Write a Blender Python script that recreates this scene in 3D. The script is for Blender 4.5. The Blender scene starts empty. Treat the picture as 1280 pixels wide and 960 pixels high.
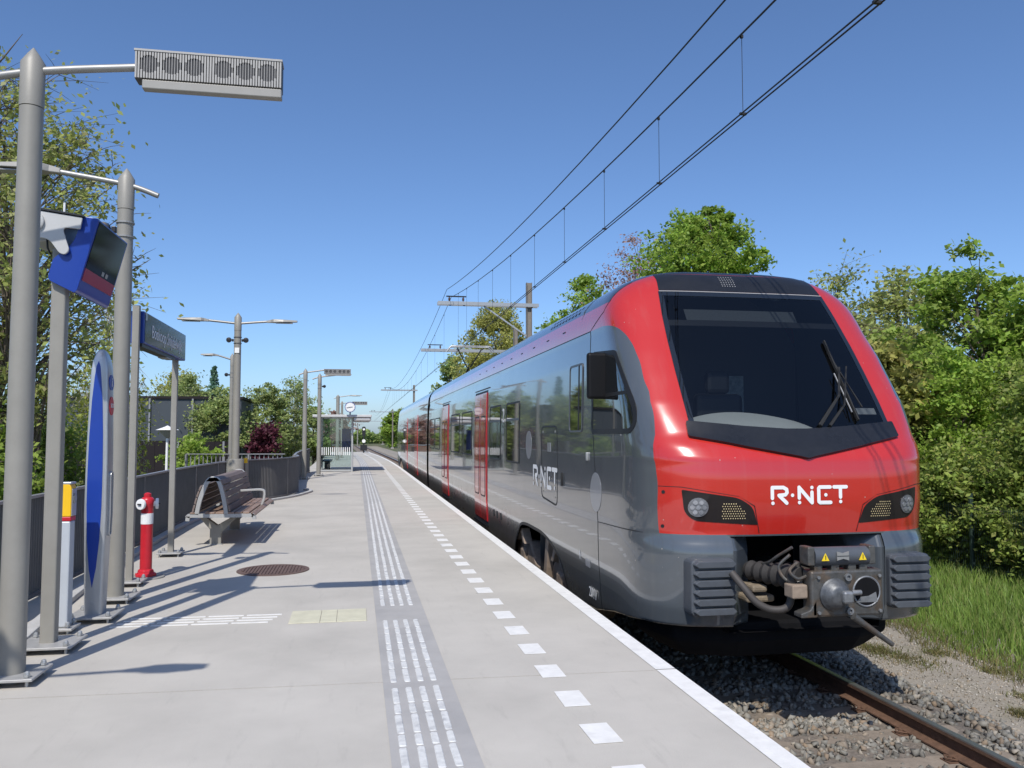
import bpy, bmesh, math, random
import numpy as np
from mathutils import Vector, Matrix, noise as mnoise
R = math.radians
scene = bpy.context.scene
COL = scene.collection
# ------------------------------------------------------------------ camera, sky, sun, exposure
cam_data = bpy.data.cameras.new('camera')
cam = bpy.data.objects.new('camera', cam_data); COL.objects.link(cam)
cam_data.sensor_width = 36.0
cam_data.lens = 1040 / 1280 * 36.0
cam_data.clip_start = 0.05; cam_data.clip_end = 3000
cam.location = (0, 0, 1.6)
YAW, PITCH = R(10.57), R(3.5)
cam.rotation_euler = (R(90) + PITCH, 0, -YAW)
scene.camera = cam
SUN = Vector((0.27, 0.77, -1.0)).normalized()          # the way the light travels
EL = math.asin(-SUN.z); AZ = math.atan2(-SUN.x, -SUN.y)
world = bpy.data.worlds.new('World'); scene.world = world; world.use_nodes = True
wn = world.node_tree.nodes; wl = world.node_tree.links
sky = wn.new('ShaderNodeTexSky'); sky.sky_type = 'NISHITA'; sky.sun_disc = False
sky.sun_elevation = EL; sky.sun_rotation = AZ % (2 * math.pi)
sky.air_density = 0.80; sky.dust_density = 0.9; sky.ozone_density = 8.0; sky.altitude = 0
wl.new(sky.outputs[0], wn['Background'].inputs[0]); wn['Background'].inputs[1].default_value = 0.15
sd = bpy.data.lights.new('sun', 'SUN'); sd.energy = 3.9; sd.angle = R(0.53); sd.color = (1.0, 0.955, 0.89)
sun = bpy.data.objects.new('sun', sd); COL.objects.link(sun)
sun.rotation_euler = SUN.to_track_quat('-Z', 'Y').to_euler(); sun.location = (-10, -25, 40)
scene.view_settings.view_transform = 'Standard'; scene.view_settings.look = 'None'
scene.view_settings.exposure = 0.12; scene.view_settings.gamma = 1.0
scene.render.engine = 'CYCLES'
scene.cycles.max_bounces = 10; scene.cycles.transparent_max_bounces = 24
# ------------------------------------------------------------------ helpers
def tag(o, label=None, cat=None, group=None, kind=None):
    if label: o['label'] = label
    if cat: o['category'] = cat
    if group: o['group'] = group
    if kind: o['kind'] = kind
    return o
def empty(name, loc=(0, 0, 0), rz=0, label=None, cat=None, group=None, kind=None):
    o = bpy.data.objects.new(name, None); COL.objects.link(o)
    o.location = loc; o.rotation_euler = (0, 0, rz); o.empty_display_size = 0.1
    return tag(o, label, cat, group, kind)
def link(name, me, parent=None, loc=None, rot=None, scale=None):
    o = bpy.data.objects.new(name, me); COL.objects.link(o)
    if parent is not None: o.parent = parent
    if loc is not None: o.location = loc
    if rot is not None: o.rotation_euler = rot
    if scale is not None: o.scale = scale
    return o
def mat(name, col, rough=0.5, metal=0.0, var=0.0, vs=2.0, bump=0.0, bs=80.0, coat=0.0, spec=0.5, col2=None, c2s=1.5, c2lo=0.5, c2hi=0.62, stretch=(1, 1, 1), rvar=0.0):
    m = bpy.data.materials.new(name); m.use_nodes = True
    n = m.node_tree.nodes; l = m.node_tree.links; b = n['Principled BSDF']
    b.inputs['Roughness'].default_value = rough; b.inputs['Metallic'].default_value = metal
    b.inputs['Coat Weight'].default_value = coat; b.inputs['Coat Roughness'].default_value = 0.03
    b.inputs['Specular IOR Level'].default_value = spec
    c = (*col, 1) if len(col) == 3 else col
    b.inputs['Base Color'].default_value = c
    if var or bump or col2 or rvar:
        g = n.new('ShaderNodeNewGeometry'); mp = n.new('ShaderNodeMapping'); mp.inputs['Scale'].default_value = stretch
        l.new(g.outputs['Position'], mp.inputs['Vector']); V = mp.outputs[0]
    src = None
    if col2:
        t = n.new('ShaderNodeTexNoise'); t.inputs['Scale'].default_value = c2s; t.inputs['Detail'].default_value = 6; l.new(V, t.inputs['Vector'])
        r = n.new('ShaderNodeMapRange'); r.inputs[1].default_value = c2lo; r.inputs[2].default_value = c2hi; l.new(t.outputs[0], r.inputs[0])
        x = n.new('ShaderNodeMix'); x.data_type = 'RGBA'; x.inputs['A'].default_value = c; x.inputs['B'].default_value = (*col2, 1)
        l.new(r.outputs[0], x.inputs['Factor']); src = x.outputs['Result']
    if var:
        t = n.new('ShaderNodeTexNoise'); t.inputs['Scale'].default_value = vs; t.inputs['Detail'].default_value = 8; t.inputs['Roughness'].default_value = 0.65
        l.new(V, t.inputs['Vector'])
        r = n.new('ShaderNodeMapRange'); r.inputs[1].default_value = 0.3; r.inputs[2].default_value = 0.7; r.inputs[3].default_value = 1 - var; r.inputs[4].default_value = 1 + var
        l.new(t.outputs[0], r.inputs[0])
        x = n.new('ShaderNodeVectorMath'); x.operation = 'SCALE'
        if src: l.new(src, x.inputs[0])
        else: x.inputs[0].default_value = c[:3]
        l.new(r.outputs[0], x.inputs['Scale']); src = x.outputs[0]
    if rvar:
        t = n.new('ShaderNodeTexNoise'); t.inputs['Scale'].default_value = 3.0; t.inputs['Detail'].default_value = 6; l.new(V, t.inputs['Vector'])
        r = n.new('ShaderNodeMapRange'); r.inputs[1].default_value = 0.3; r.inputs[2].default_value = 0.7; r.inputs[3].default_value = max(0, rough - rvar); r.inputs[4].default_value = rough + rvar
        l.new(t.outputs[0], r.inputs[0]); l.new(r.outputs[0], b.inputs['Roughness'])
    if src: l.new(src, b.inputs['Base Color'])
    if bump:
        t = n.new('ShaderNodeTexNoise'); t.inputs['Scale'].default_value = bs; t.inputs['Detail'].default_value = 4; l.new(V, t.inputs['Vector'])
        u = n.new('ShaderNodeBump'); u.inputs['Strength'].default_value = bump; u.inputs['Distance'].default_value = 0.01
        l.new(t.outputs[0], u.inputs['Height']); l.new(u.outputs[0], b.inputs['Normal'])
    return m
def leafmat(name, cols, trans=0.35, rough=0.5):
    m = bpy.data.materials.new(name); m.use_nodes = True
    n = m.node_tree.nodes; l = m.node_tree.links; b = n['Principled BSDF']
    g = n.new('ShaderNodeNewGeometry'); r = n.new('ShaderNodeValToRGB'); r.color_ramp.interpolation = 'LINEAR'
    for i, c in enumerate(cols):
        e = r.color_ramp.elements[i] if i < 2 else r.color_ramp.elements.new(1)
        e.position = i / max(1, len(cols) - 1); e.color = (*c, 1)
    l.new(g.outputs['Random Per Island'], r.inputs[0])
    tn = n.new('ShaderNodeTexNoise'); tn.inputs['Scale'].default_value = 1.1; tn.inputs['Detail'].default_value = 3; l.new(g.outputs['Position'], tn.inputs['Vector'])
    mr_ = n.new('ShaderNodeMapRange'); mr_.inputs[1].default_value = .3; mr_.inputs[2].default_value = .7; mr_.inputs[3].default_value = .72; mr_.inputs[4].default_value = 1.3; l.new(tn.outputs[0], mr_.inputs[0])
    vm = n.new('ShaderNodeVectorMath'); vm.operation = 'SCALE'; l.new(r.outputs[0], vm.inputs[0]); l.new(mr_.outputs[0], vm.inputs['Scale']); l.new(vm.outputs[0], b.inputs['Base Color'])
    b.inputs['Roughness'].default_value = rough; b.inputs['Specular IOR Level'].default_value = 0.3
    t = n.new('ShaderNodeBsdfTranslucent'); l.new(vm.outputs[0], t.inputs[0])
    x = n.new('ShaderNodeMixShader'); x.inputs[0].default_value = trans
    l.new(b.outputs[0], x.inputs[1]); l.new(t.outputs[0], x.inputs[2]); l.new(x.outputs[0], n['Material Output'].inputs[0])
    return m
def glassmat(name, tint, rough=0.01, refl=1.0, ior=1.5):
    m = bpy.data.materials.new(name); m.use_nodes = True
    n = m.node_tree.nodes; l = m.node_tree.links
    n.remove(n['Principled BSDF'])
    t = n.new('ShaderNodeBsdfTransparent'); t.inputs[0].default_value = (*tint, 1)
    g = n.new('ShaderNodeBsdfGlossy'); g.inputs['Roughness'].default_value = rough; g.inputs[0].default_value = (refl, refl, refl, 1)
    f = n.new('ShaderNodeFresnel'); f.inputs[0].default_value = ior
    x = n.new('ShaderNodeMixShader'); l.new(f.outputs[0], x.inputs[0]); l.new(t.outputs[0], x.inputs[1]); l.new(g.outputs[0], x.inputs[2])
    l.new(x.outputs[0], n['Material Output'].inputs[0])
    return m
class MB:
    def __init__(s): s.v = []; s.f = []
    def poly(s, pts, faces):
        k = len(s.v); s.v += [tuple(p) for p in pts]; s.f += [tuple(i + k for i in f) for f in faces]; return s
    def box(s, x0, x1, y0, y1, z0, z1):
        p = [(x0, y0, z0), (x1, y0, z0), (x1, y1, z0), (x0, y1, z0), (x0, y0, z1), (x1, y0, z1), (x1, y1, z1), (x0, y1, z1)]
        return s.poly(p, [(0, 3, 2, 1), (4, 5, 6, 7), (0, 1, 5, 4), (1, 2, 6, 5), (2, 3, 7, 6), (3, 0, 4, 7)])
    def beam(s, p0, p1, w, h, up=(0, 0, 1)):
        p0 = Vector(p0); p1 = Vector(p1); d = (p1 - p0).normalized(); u = Vector(up)
        if abs(d.dot(u)) > 0.98: u = Vector((0, 1, 0))
        a = d.cross(u).normalized() * (w / 2); b = a.cross(d).normalized() * (h / 2)
        p = [q + i * a + j * b for q in (p0, p1) for i, j in ((-1, -1), (1, -1), (1, 1), (-1, 1))]
        return s.poly(p, [(0, 1, 2, 3), (7, 6, 5, 4), (0, 4, 5, 1), (1, 5, 6, 2), (2, 6, 7, 3), (3, 7, 4, 0)])
    def tube(s, path, r, n=8, caps=True):
        path = [Vector(p) for p in path]; rs = r if hasattr(r, '__len__') else [r] * len(path)
        k = len(s.v); a = None
        for i, p in enumerate(path):
            d = (path[min(i + 1, len(path) - 1)] - path[max(i - 1, 0)]).normalized()
            if a is None:
                a = d.cross(Vector((0, 0, 1)))
                if a.length < 1e-3: a = d.cross(Vector((0, 1, 0)))
            a = (a - d * a.dot(d)).normalized(); b = d.cross(a)
            for j in range(n):
                t = 2 * math.pi * j / n
                s.v.append(tuple(p + (a * math.cos(t) + b * math.sin(t)) * rs[i]))
        m = len(path)
        for i in range(m - 1):
            for j in range(n):
                q = (j + 1) % n
                s.f.append((k + i * n + j, k + i * n + q, k + (i + 1) * n + q, k + (i + 1) * n + j))
        if caps:
            s.f.append(tuple(k + j for j in range(n))[::-1]); s.f.append(tuple(k + (m - 1) * n + j for j in range(n)))
        return s
    def cyl(s, p0, p1, r0, r1=None, n=16): return s.tube([p0, p1], [r0, r0 if r1 is None else r1], n)
    def lathe(s, c, prof, n=20, axis='Z'):
        k = len(s.v); m = len(prof)
        for r, h in prof:
            for j in range(n):
                t = 2 * math.pi * j / n; a, b = r * math.cos(t), r * math.sin(t)
                p = (a, b, h) if axis == 'Z' else ((a, h, -b) if axis == 'Y' else (h, a, b))
                s.v.append((c[0] + p[0], c[1] + p[1], c[2] + p[2]))
        for i in range(m - 1):
            for j in range(n):
                q = (j + 1) % n
                s.f.append((k + i * n + j, k + i * n + q, k + (i + 1) * n + q, k + (i + 1) * n + j))
        s.f.append(tuple(k + j for j in range(n))[::-1]); s.f.append(tuple(k + (m - 1) * n + j for j in range(n)))
        return s
    def prism(s, poly, a0, a1, plane='XZ'):
        def P(u, v, w): return (u, w, v) if plane == 'XZ' else ((w, u, v) if plane == 'YZ' else (u, v, w))
        n = len(poly)
        return s.poly([P(u, v, a0) for u, v in poly] + [P(u, v, a1) for u, v in poly],
                      [tuple(range(n))[::-1], tuple(range(n, 2 * n))] + [(i, (i + 1) % n, n + (i + 1) % n, n + i) for i in range(n)])
    def mesh(s, name, m, smooth=False, fix=True):
        me = bpy.data.meshes.new(name); me.from_pydata(s.v, [], s.f)
        if fix:
            bm = bmesh.new(); bm.from_mesh(me); bmesh.ops.recalc_face_normals(bm, faces=bm.faces); bm.to_mesh(me); bm.free()
        if m: me.materials.append(m)
        if smooth:
            me.polygons.foreach_set('use_smooth', [True] * len(me.polygons)); me.set_sharp_from_angle(angle=R(40))
        return me
    def build(s, name, m, parent=None, smooth=False, bevel=0, loc=None, rot=None, seg=2, fix=True):
        o = link(name, s.mesh(name, m, smooth, fix), parent, loc, rot)
        if bevel:
            b = o.modifiers.new('bevel', 'BEVEL'); b.width = bevel; b.segments = seg; b.limit_method = 'ANGLE'; b.angle_limit = R(35)
        return o
def rounded(poly, r, n=4):
    out = []; N = len(poly); rr = r if hasattr(r, '__len__') else [r] * N
    for i in range(N):
        p = Vector(poly[i]); a = Vector(poly[i - 1]) - p; b = Vector(poly[(i + 1) % N]) - p
        q = min(rr[i], a.length * .48, b.length * .48)
        if q < 1e-4: out.append(tuple(p)); continue
        A = p + a.normalized() * q; B = p + b.normalized() * q
        for k in range(n + 1):
            t = k / n; out.append(tuple(A * (1 - t) ** 2 + p * 2 * t * (1 - t) + B * t * t))
    return out
def circle(cx, cy, r, n=24, ry=None): return [(cx + r * math.cos(2 * math.pi * k / n), cy + (ry or r) * math.sin(2 * math.pi * k / n)) for k in range(n)]
def patch(name, polys, fn, off, m, parent, step=0.08, thick=0.012, smooth=True):
    """2D outline(s) laid on a curved surface: fn(u, v, offset) -> point; rim goes back under the surface."""
    bm = bmesh.new()
    for poly in polys:
        b2 = bmesh.new(); b2.faces.new([b2.verts.new((u, v, 0)) for u, v in poly])
        for ax in (0, 1):
            lo = min(p[ax] for p in poly); hi = max(p[ax] for p in poly); k = math.ceil(lo / step)
            while k * step < hi:
                co = [0, 0, 0]; no = [0, 0, 0]; co[ax] = k * step; no[ax] = 1
                bmesh.ops.bisect_plane(b2, geom=b2.verts[:] + b2.edges[:] + b2.faces[:], plane_co=co, plane_no=no, dist=1e-5); k += 1
        bmesh.ops.triangulate(b2, faces=[f for f in b2.faces if len(f.verts) > 4])
        be = [e for e in b2.edges if e.is_boundary]
        if thick:
            g = bmesh.ops.extrude_edge_only(b2, edges=be)['geom']
            rim = {v for v in g if isinstance(v, bmesh.types.BMVert)}
        else: rim = set()
        for v in b2.verts: v.co = Vector(fn(v.co.x, v.co.y, off - (thick if v in rim else 0)))
        t = bpy.data.meshes.new('tmp'); b2.to_mesh(t); b2.free(); bm.from_mesh(t); bpy.data.meshes.remove(t)
    bmesh.ops.recalc_face_normals(bm, faces=bm.faces)
    me = bpy.data.meshes.new(name); bm.to_mesh(me); bm.free(); me.materials.append(m)
    if smooth:
        me.polygons.foreach_set('use_smooth', [True] * len(me.polygons)); me.set_sharp_from_angle(angle=R(40))
    return link(name, me, parent)
def text_mesh(name, s, size, m, parent, M, ext=0.001):
    cu = bpy.data.curves.new('t', 'FONT'); cu.body = s; cu.size = size; cu.extrude = ext; cu.align_x = 'CENTER'; cu.align_y = 'CENTER'
    t = bpy.data.objects.new('t', cu); COL.objects.link(t); bpy.context.view_layer.update()
    me = bpy.data.meshes.new_from_object(t.evaluated_get(bpy.context.evaluated_depsgraph_get())); bpy.data.objects.remove(t)
    me.transform(M); me.materials.clear(); me.materials.append(m); me.name = name
    return link(name, me, parent)
def cx(Y):                                              # the line bends gently to the left beyond 40 m
    return -0.0007 * max(0.0, min(Y, 75.0) - 40) ** 2 - 0.022 * max(0.0, Y - 75)
def nmesh(name, V, F4, m, smooth=False):                # fast mesh from numpy arrays (quads or triangles)
    me = bpy.data.meshes.new(name); k = F4.shape[1]
    me.vertices.add(len(V)); me.vertices.foreach_set('co', V.astype(np.float32).ravel())
    me.loops.add(F4.size); me.loops.foreach_set('vertex_index', F4.astype(np.int32).ravel())
    me.polygons.add(len(F4)); me.polygons.foreach_set('loop_start', np.arange(0, F4.size, k, dtype=np.int32))
    me.update(calc_edges=True); me.materials.append(m)
    if smooth: me.polygons.foreach_set('use_smooth', [True] * len(F4))
    return me
# ------------------------------------------------------------------ materials
M = {}
M['pole'] = mat('grey powder coated steel', (0.275, 0.262, 0.23), 0.5, 0.05, 0.06, 6, 0.03, 300)
M['alu'] = mat('brushed aluminium', (0.33, 0.325, 0.31), 0.45, 0.4, 0.06, 8)
M['galv'] = mat('galvanised steel', (0.42, 0.43, 0.43), 0.45, 0.6, 0.15, 25)
M['plate'] = mat('base plate steel', (0.42, 0.415, 0.40), 0.5, 0.3, 0.12, 20)
M['fence'] = mat('anthracite steel', (0.19, 0.183, 0.178), 0.5, 0.1, 0.1, 4)
M['rail_cap'] = mat('fence top rail', (0.30, 0.30, 0.31), 0.4, 0.3, 0.06, 4)
M['black'] = mat('black plastic', (0.018, 0.018, 0.02), 0.42)
M['matblack'] = mat('matt black', (0.007, 0.007, 0.008), 0.5, spec=.2)
M['rubber'] = mat('black rubber', (0.012, 0.012, 0.012), 0.75)
M['white'] = mat('white paint', (0.80, 0.80, 0.78), 0.55, 0, 0.05, 14)
M['wmark'] = mat('white road paint', (0.72, 0.71, 0.68), 0.7, 0, 0.09, 9, 0.15, 120, col2=(0.60, 0.59, 0.57), c2s=7, c2lo=.56, c2hi=.8)
M['blue'] = mat('signal blue', (0.011, 0.046, 0.30), 0.3, 0, 0.04, 3)
M['yellow'] = mat('traffic yellow', (0.85, 0.50, 0.012), 0.38, 0, 0.04, 5)
M['red'] = mat('hydrant red', (0.52, 0.018, 0.03), 0.35, 0, 0.1, 12)
M['screen'] = mat('display glass', (0.010, 0.010, 0.012), 0.08, 0, 0, spec=0.06)
M['pink'] = mat('display banner', (0.30, 0.03, 0.06), 0.15, spec=.2)
M['dimwhite'] = mat('dim print', (0.3, 0.3, 0.3), 0.3)
M['wood'] = mat('bench timber', (0.25, 0.165, 0.12), 0.6, 0, 0.25, 6, 0.12, 60, stretch=(6, 0.6, 6), col2=(0.26, 0.19, 0.15), c2s=3)
M['woodgrey'] = mat('weathered timber', (0.19, 0.145, 0.125), 0.65, 0, 0.2, 6, 0.12, 60, stretch=(6, 0.6, 6))
M['wire'] = mat('copper wire', (0.035, 0.035, 0.038), 0.5, 0.4)
M['concrete_mast'] = mat('mast steel', (0.21, 0.19, 0.165), 0.7, 0, 0.15, 6)
M['bark'] = mat('bark', (0.13, 0.105, 0.08), 0.9, 0, 0.3, 12, 0.4, 40)
M['birchbark'] = mat('birch bark', (0.42, 0.40, 0.36), 0.8, 0, 0.4, 9)
M['twig'] = mat('brown twigs', (0.17, 0.11, 0.085), 0.9, 0, 0.2, 6)
M['glass'] = glassmat('shelter glass', (0.88, 0.93, 0.92))
# ================================================================== SETTING
rng = np.random.default_rng(7); random.seed(7)
XC, Y0 = 3.92, 6.75                                    # track centre line, nose of the train
RAILZ = -0.76
M['concrete'] = mat('platform concrete', (0.475, 0.447, 0.397), 0.85, 0, 0.075, 1.3, 0.12, 160, col2=(0.425, 0.40, 0.355), c2s=0.55, c2lo=.46, c2hi=.66)
def concrete_detail(m):
    """fine dark speckle, scuffs along the walking direction and a few hairline cracks"""
    n = m.node_tree.nodes; l = m.node_tree.links; b = n['Principled BSDF']
    src = b.inputs['Base Color'].links[0].from_socket
    g = n.new('ShaderNodeNewGeometry')
    mp = n.new('ShaderNodeMapping'); mp.inputs['Scale'].default_value = (5, 0.7, 1); l.new(g.outputs['Position'], mp.inputs['Vector'])
    t = n.new('ShaderNodeTexNoise'); t.inputs['Scale'].default_value = 2.2; t.inputs['Detail'].default_value = 9; t.inputs['Roughness'].default_value = 0.75; l.new(mp.outputs[0], t.inputs['Vector'])
    r = n.new('ShaderNodeMapRange'); r.inputs[1].default_value = .56; r.inputs[2].default_value = .8; r.inputs[3].default_value = 1; r.inputs[4].default_value = .84; l.new(t.outputs[0], r.inputs[0])
    t2 = n.new('ShaderNodeTexNoise'); t2.inputs['Scale'].default_value = 210; t2.inputs['Detail'].default_value = 2; l.new(g.outputs['Position'], t2.inputs['Vector'])
    r2 = n.new('ShaderNodeMapRange'); r2.inputs[1].default_value = .3; r2.inputs[2].default_value = .7; r2.inputs[3].default_value = .93; r2.inputs[4].default_value = 1.07; l.new(t2.outputs[0], r2.inputs[0])
    v = n.new('ShaderNodeTexVoronoi'); v.inputs['Scale'].default_value = 1.1; l.new(g.outputs['Position'], v.inputs['Vector'])
    r3 = n.new('ShaderNodeMapRange'); r3.inputs[1].default_value = .012; r3.inputs[2].default_value = .022; r3.inputs[3].default_value = .62; r3.inputs[4].default_value = 1; l.new(v.outputs['Distance'], r3.inputs[0])
    a = n.new('ShaderNodeMath'); a.operation = 'MULTIPLY'; l.new(r.outputs[0], a.inputs[0]); l.new(r2.outputs[0], a.inputs[1])
    a2 = n.new('ShaderNodeMath'); a2.operation = 'MULTIPLY'; l.new(a.outputs[0], a2.inputs[0]); l.new(r3.outputs[0], a2.inputs[1])
    x = n.new('ShaderNodeVectorMath'); x.operation = 'SCALE'; l.new(src, x.inputs[0]); l.new(a2.outputs[0], x.inputs['Scale']); l.new(x.outputs[0], b.inputs['Base Color'])
concrete_detail(M['concrete'])
M['concrete_dark'] = mat('raw concrete', (0.30, 0.29, 0.27), 0.9, 0, 0.2, 2, 0.3, 60)
M['kerb'] = mat('kerb concrete', (0.46, 0.455, 0.44), 0.85, 0, 0.1, 6, 0.15, 120)
M['band'] = mat('tactile band grey', (0.375, 0.362, 0.345), 0.8, 0, 0.08, 3, 0.1, 150, col2=(0.34, 0.33, 0.318), c2s=1.2)
M['rib'] = mat('tactile rib', (0.60, 0.60, 0.58), 0.7, 0, 0.14, 22, 0.12, 150, col2=(0.40, 0.40, 0.40), c2s=9, c2lo=.52, c2hi=.72)
M['ytile'] = mat('pale yellow tile', (0.56, 0.535, 0.40), 0.75, 0, 0.1, 8, 0.1, 120)
M['ground'] = mat('ground', (0.085, 0.10, 0.035), 0.95, 0, 0.4, 0.6, 0.4, 8, col2=(0.15, 0.12, 0.07), c2s=0.3)
M['gravel'] = mat('path gravel', (0.30, 0.265, 0.215), 0.95, 0, 0.22, 30, 0.8, 130, col2=(0.21, 0.19, 0.13), c2s=1.6, c2lo=.5, c2hi=.7)
M['bed'] = mat('ballast bed', (0.165, 0.14, 0.115), 0.95, 0, 0.35, 28, 1.0, 50, col2=(0.25, 0.20, 0.145), c2s=1.8)
M['railtop'] = mat('worn rail head', (0.36, 0.34, 0.32), 0.28, 0.85, 0.1, 5, stretch=(30, 1, 1))
M['rust'] = mat('rusty rail', (0.13, 0.072, 0.045), 0.85, 0.1, 0.3, 14, 0.3, 60)
M['sleeper'] = mat('sleeper', (0.23, 0.19, 0.15), 0.95, 0, 0.2, 8, 0.4, 40)
def sheet(name, xs, ys, zf, m, shift=True, kind='structure', smooth=True):
    V = []; nx = len(xs)
    for y in ys:
        for x in xs: V.append((x + (cx(y) if shift else 0), y, zf(x, y)))
    F = [(j * nx + i, j * nx + i + 1, (j + 1) * nx + i + 1, (j + 1) * nx + i) for j in range(len(ys) - 1) for i in range(nx - 1)]
    o = link(name, nmesh(name, np.array(V), np.array(F), m, smooth)); return tag(o, kind=kind)
def nz(x, y, s, k=0): return mnoise.noise(Vector((x * s, y * s, k)))
YS = list(np.arange(-6, 14, .12)) + list(np.arange(14, 60, 1.0)) + list(np.arange(60, 200, 5.0))
# ground to the horizon, gravel path, ballast bed
g = sheet('ground', [-1500, -400, -120, -40, -12, -5, 0, 5, 12, 40, 120, 400, 1500], [-300, -60, -20, 0, 20, 60, 120, 200, 400, 900, 2500], lambda x, y: -1.10, M['ground'], False)
def bedz(x, y):
    d = abs(x - XC); z = -0.935 if d < 1.5 else -0.935 - min(0.16, (d - 1.5) * 0.26)
    return z + 0.018 * nz(x, y, 2.3)
sheet('ballast_bed', [2.17, 2.5, 2.9, 3.1, 3.3, 3.6, 3.9, 4.2, 4.5, 4.75, 5.0, 5.3, 5.6, 5.8, 6.0, 6.1], YS, bedz, M['bed'])
def pathz(x, y): return -1.035 + 0.02 * nz(x, y, 1.7, 3) + 0.010 * nz(x, y, 6, 5)
sheet('gravel_path', list(np.arange(5.6, 8.3, .12)), YS, pathz, M['gravel'])
# railway track
track = empty('railway_track', (0, 0, 0), kind='structure')
def rail_obj(xc):
    prof = [(-.075, 0), (.075, 0), (.075, .012), (.012, .032), (.010, .11), (.036, .125), (.036, .150), (.028, .158), (-.028, .158), (-.036, .150), (-.036, .125), (-.010, .11), (-.012, .032), (-.075, .012)]
    ys = [-15] + list(range(0, 60, 10)) + list(range(60, 200, 5)); b = MB(); n = len(prof)
    pts = [(XC + xc + px_ + cx(y), y, RAILZ - .158 + pz) for y in ys for px_, pz in prof]
    b.poly(pts, [(j * n + i, j * n + (i + 1) % n, (j + 1) * n + (i + 1) % n, (j + 1) * n + i) for j in range(len(ys) - 1) for i in range(n)])
    o = b.build('rail', M['rust'], track); o.data.materials.append(M['railtop'])
    for p in o.data.polygons:
        if p.center.z > RAILZ - .012: p.material_index = 1
    return o
rail_obj(-.754); rail_obj(.754)
sm = MB().prism([(-1.26, -.2), (1.26, -.2), (1.26, 0), (1.2, .015), (-1.2, .015), (-1.26, 0)], -.12, .12).mesh('sleeper', M['sleeper'])
cm = MB(); cm.box(-.05, .05, -.055, .055, 0, .012); cm.cyl((0, 0, .01), (0, 0, .045), .016, n=6); cm.tube([(-.04, -.04, .02), (.02, -.045, .034), (.045, 0, .03), (.02, .045, .034), (-.04, .04, .02)], .008, 5); cm = cm.mesh('rail_clip', M['rust'])
for k in range(-4, 15):
    y = 1.1 + .6 * k
    s_ = link('sleeper', sm, track, (XC, y, -.948))
    for xr in (-.754, .754):
        for s in (-1, 1): link('rail_clip', cm, s_, (xr + s * .105, 0, .012), (0, 0, 0 if s > 0 else math.pi))
# ballast stones
def stones(name, N, xr, yr, zf, smin, smax, m, dens=None):
    base = np.array([[-1, -1, -1], [1, -1, -1], [1, 1, -1], [-1, 1, -1], [-1, -1, 1], [1, -1, 1], [1, 1, 1], [-1, 1, 1]], float)
    x = rng.uniform(*xr, N * 2); y = rng.uniform(*yr, N * 2)
    if dens is not None:
        keep = np.array([dens(a, b) for a, b in zip(x, y)]) > rng.uniform(0, 1, N * 2); x, y = x[keep][:N], y[keep][:N]
    else: x, y = x[:N], y[:N]
    N = len(x); s = rng.uniform(smin, smax, N) ** 1.0
    Z = np.array([zf(a, b) for a, b in zip(x, y)])
    P = base[None] * (1 + rng.uniform(-.62, .25, (N, 8, 3))) * (s[:, None, None] * rng.uniform(.55, 1.1, (N, 1, 3)))
    q = rng.normal(size=(N, 4)); q /= np.linalg.norm(q, axis=1)[:, None]; w, a, b, c = q.T
    Rm = np.stack([1 - 2 * (b * b + c * c), 2 * (a * b - c * w), 2 * (a * c + b * w), 2 * (a * b + c * w), 1 - 2 * (a * a + c * c), 2 * (b * c - a * w), 2 * (a * c - b * w), 2 * (b * c + a * w), 1 - 2 * (a * a + b * b)], 1).reshape(N, 3, 3)
    P = np.einsum('nij,nkj->nki', Rm, P) + np.stack([x, y, Z + s * rng.uniform(-.3, .75, N)], 1)[:, None]
    F = np.array([(0, 3, 2, 1), (4, 5, 6, 7), (0, 1, 5, 4), (1, 2, 6, 5), (2, 3, 7, 6), (3, 0, 4, 7)])
    F = (F[None] + 8 * np.arange(N)[:, None, None]).reshape(-1, 4)
    return tag(link(name, nmesh(name, P.reshape(-1, 3), F, m)), kind='stuff')
M['stone'] = leafmat('ballast stone', [(0.11, 0.102, 0.086), (0.18, 0.17, 0.148), (0.25, 0.238, 0.205), (0.175, 0.165, 0.14), (0.27, 0.25, 0.21), (0.23, 0.17, 0.115), (0.33, 0.30, 0.25)], 0.0, 0.85)
def bdens(x, y):
    if min(abs(x - XC + .754), abs(x - XC - .754)) < .085: return 0
    v = .9
    k = (y - 1.1) / .6; near = abs(k - round(k)) * .6
    if abs(x - XC) < 1.25 and near < .11: v = .10
    if abs(abs(x - XC) - .754) < .24: v *= .42
    v *= .55 + .9 * max(-.3, nz(x, y, 1.1, 9))
    if x > 5.35: v *= max(0, (6.0 - x) / .65)
    return v
o = stones('ballast_stones', 26000, (2.2, 6.35), (2.4, 12.5), lambda x, y: bedz(x, y) if x < 6.1 else pathz(x, y), .014, .034, M['stone'], bdens); tag(o, 'loose grey ballast stones heaped around the rails', 'ballast')
M['pebble'] = leafmat('path pebble', [(0.20, 0.18, 0.15), (0.34, 0.31, 0.26), (0.27, 0.22, 0.16), (0.42, 0.40, 0.36)], 0.0, 0.9)
o = stones('path_pebbles', 7000, (5.9, 7.6), (4.5, 13), pathz, .005, .014, M['pebble']); tag(o, 'small brown pebbles scattered on the gravel path', 'pebbles')
p = MB().poly([(-.05, -.03, 0), (.05, -.035, .004), (.055, .03, .012), (-.04, .035, .006)], [(0, 1, 2, 3)]).build('paper_scrap', M['white'], None, loc=(3.52, 5.52, -.888), rot=(.1, -.06, .5)); tag(p, 'small scrap of white paper lying on the ballast', 'litter')
md = p.modifiers.new('s', 'SOLIDIFY'); md.thickness = .002
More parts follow.
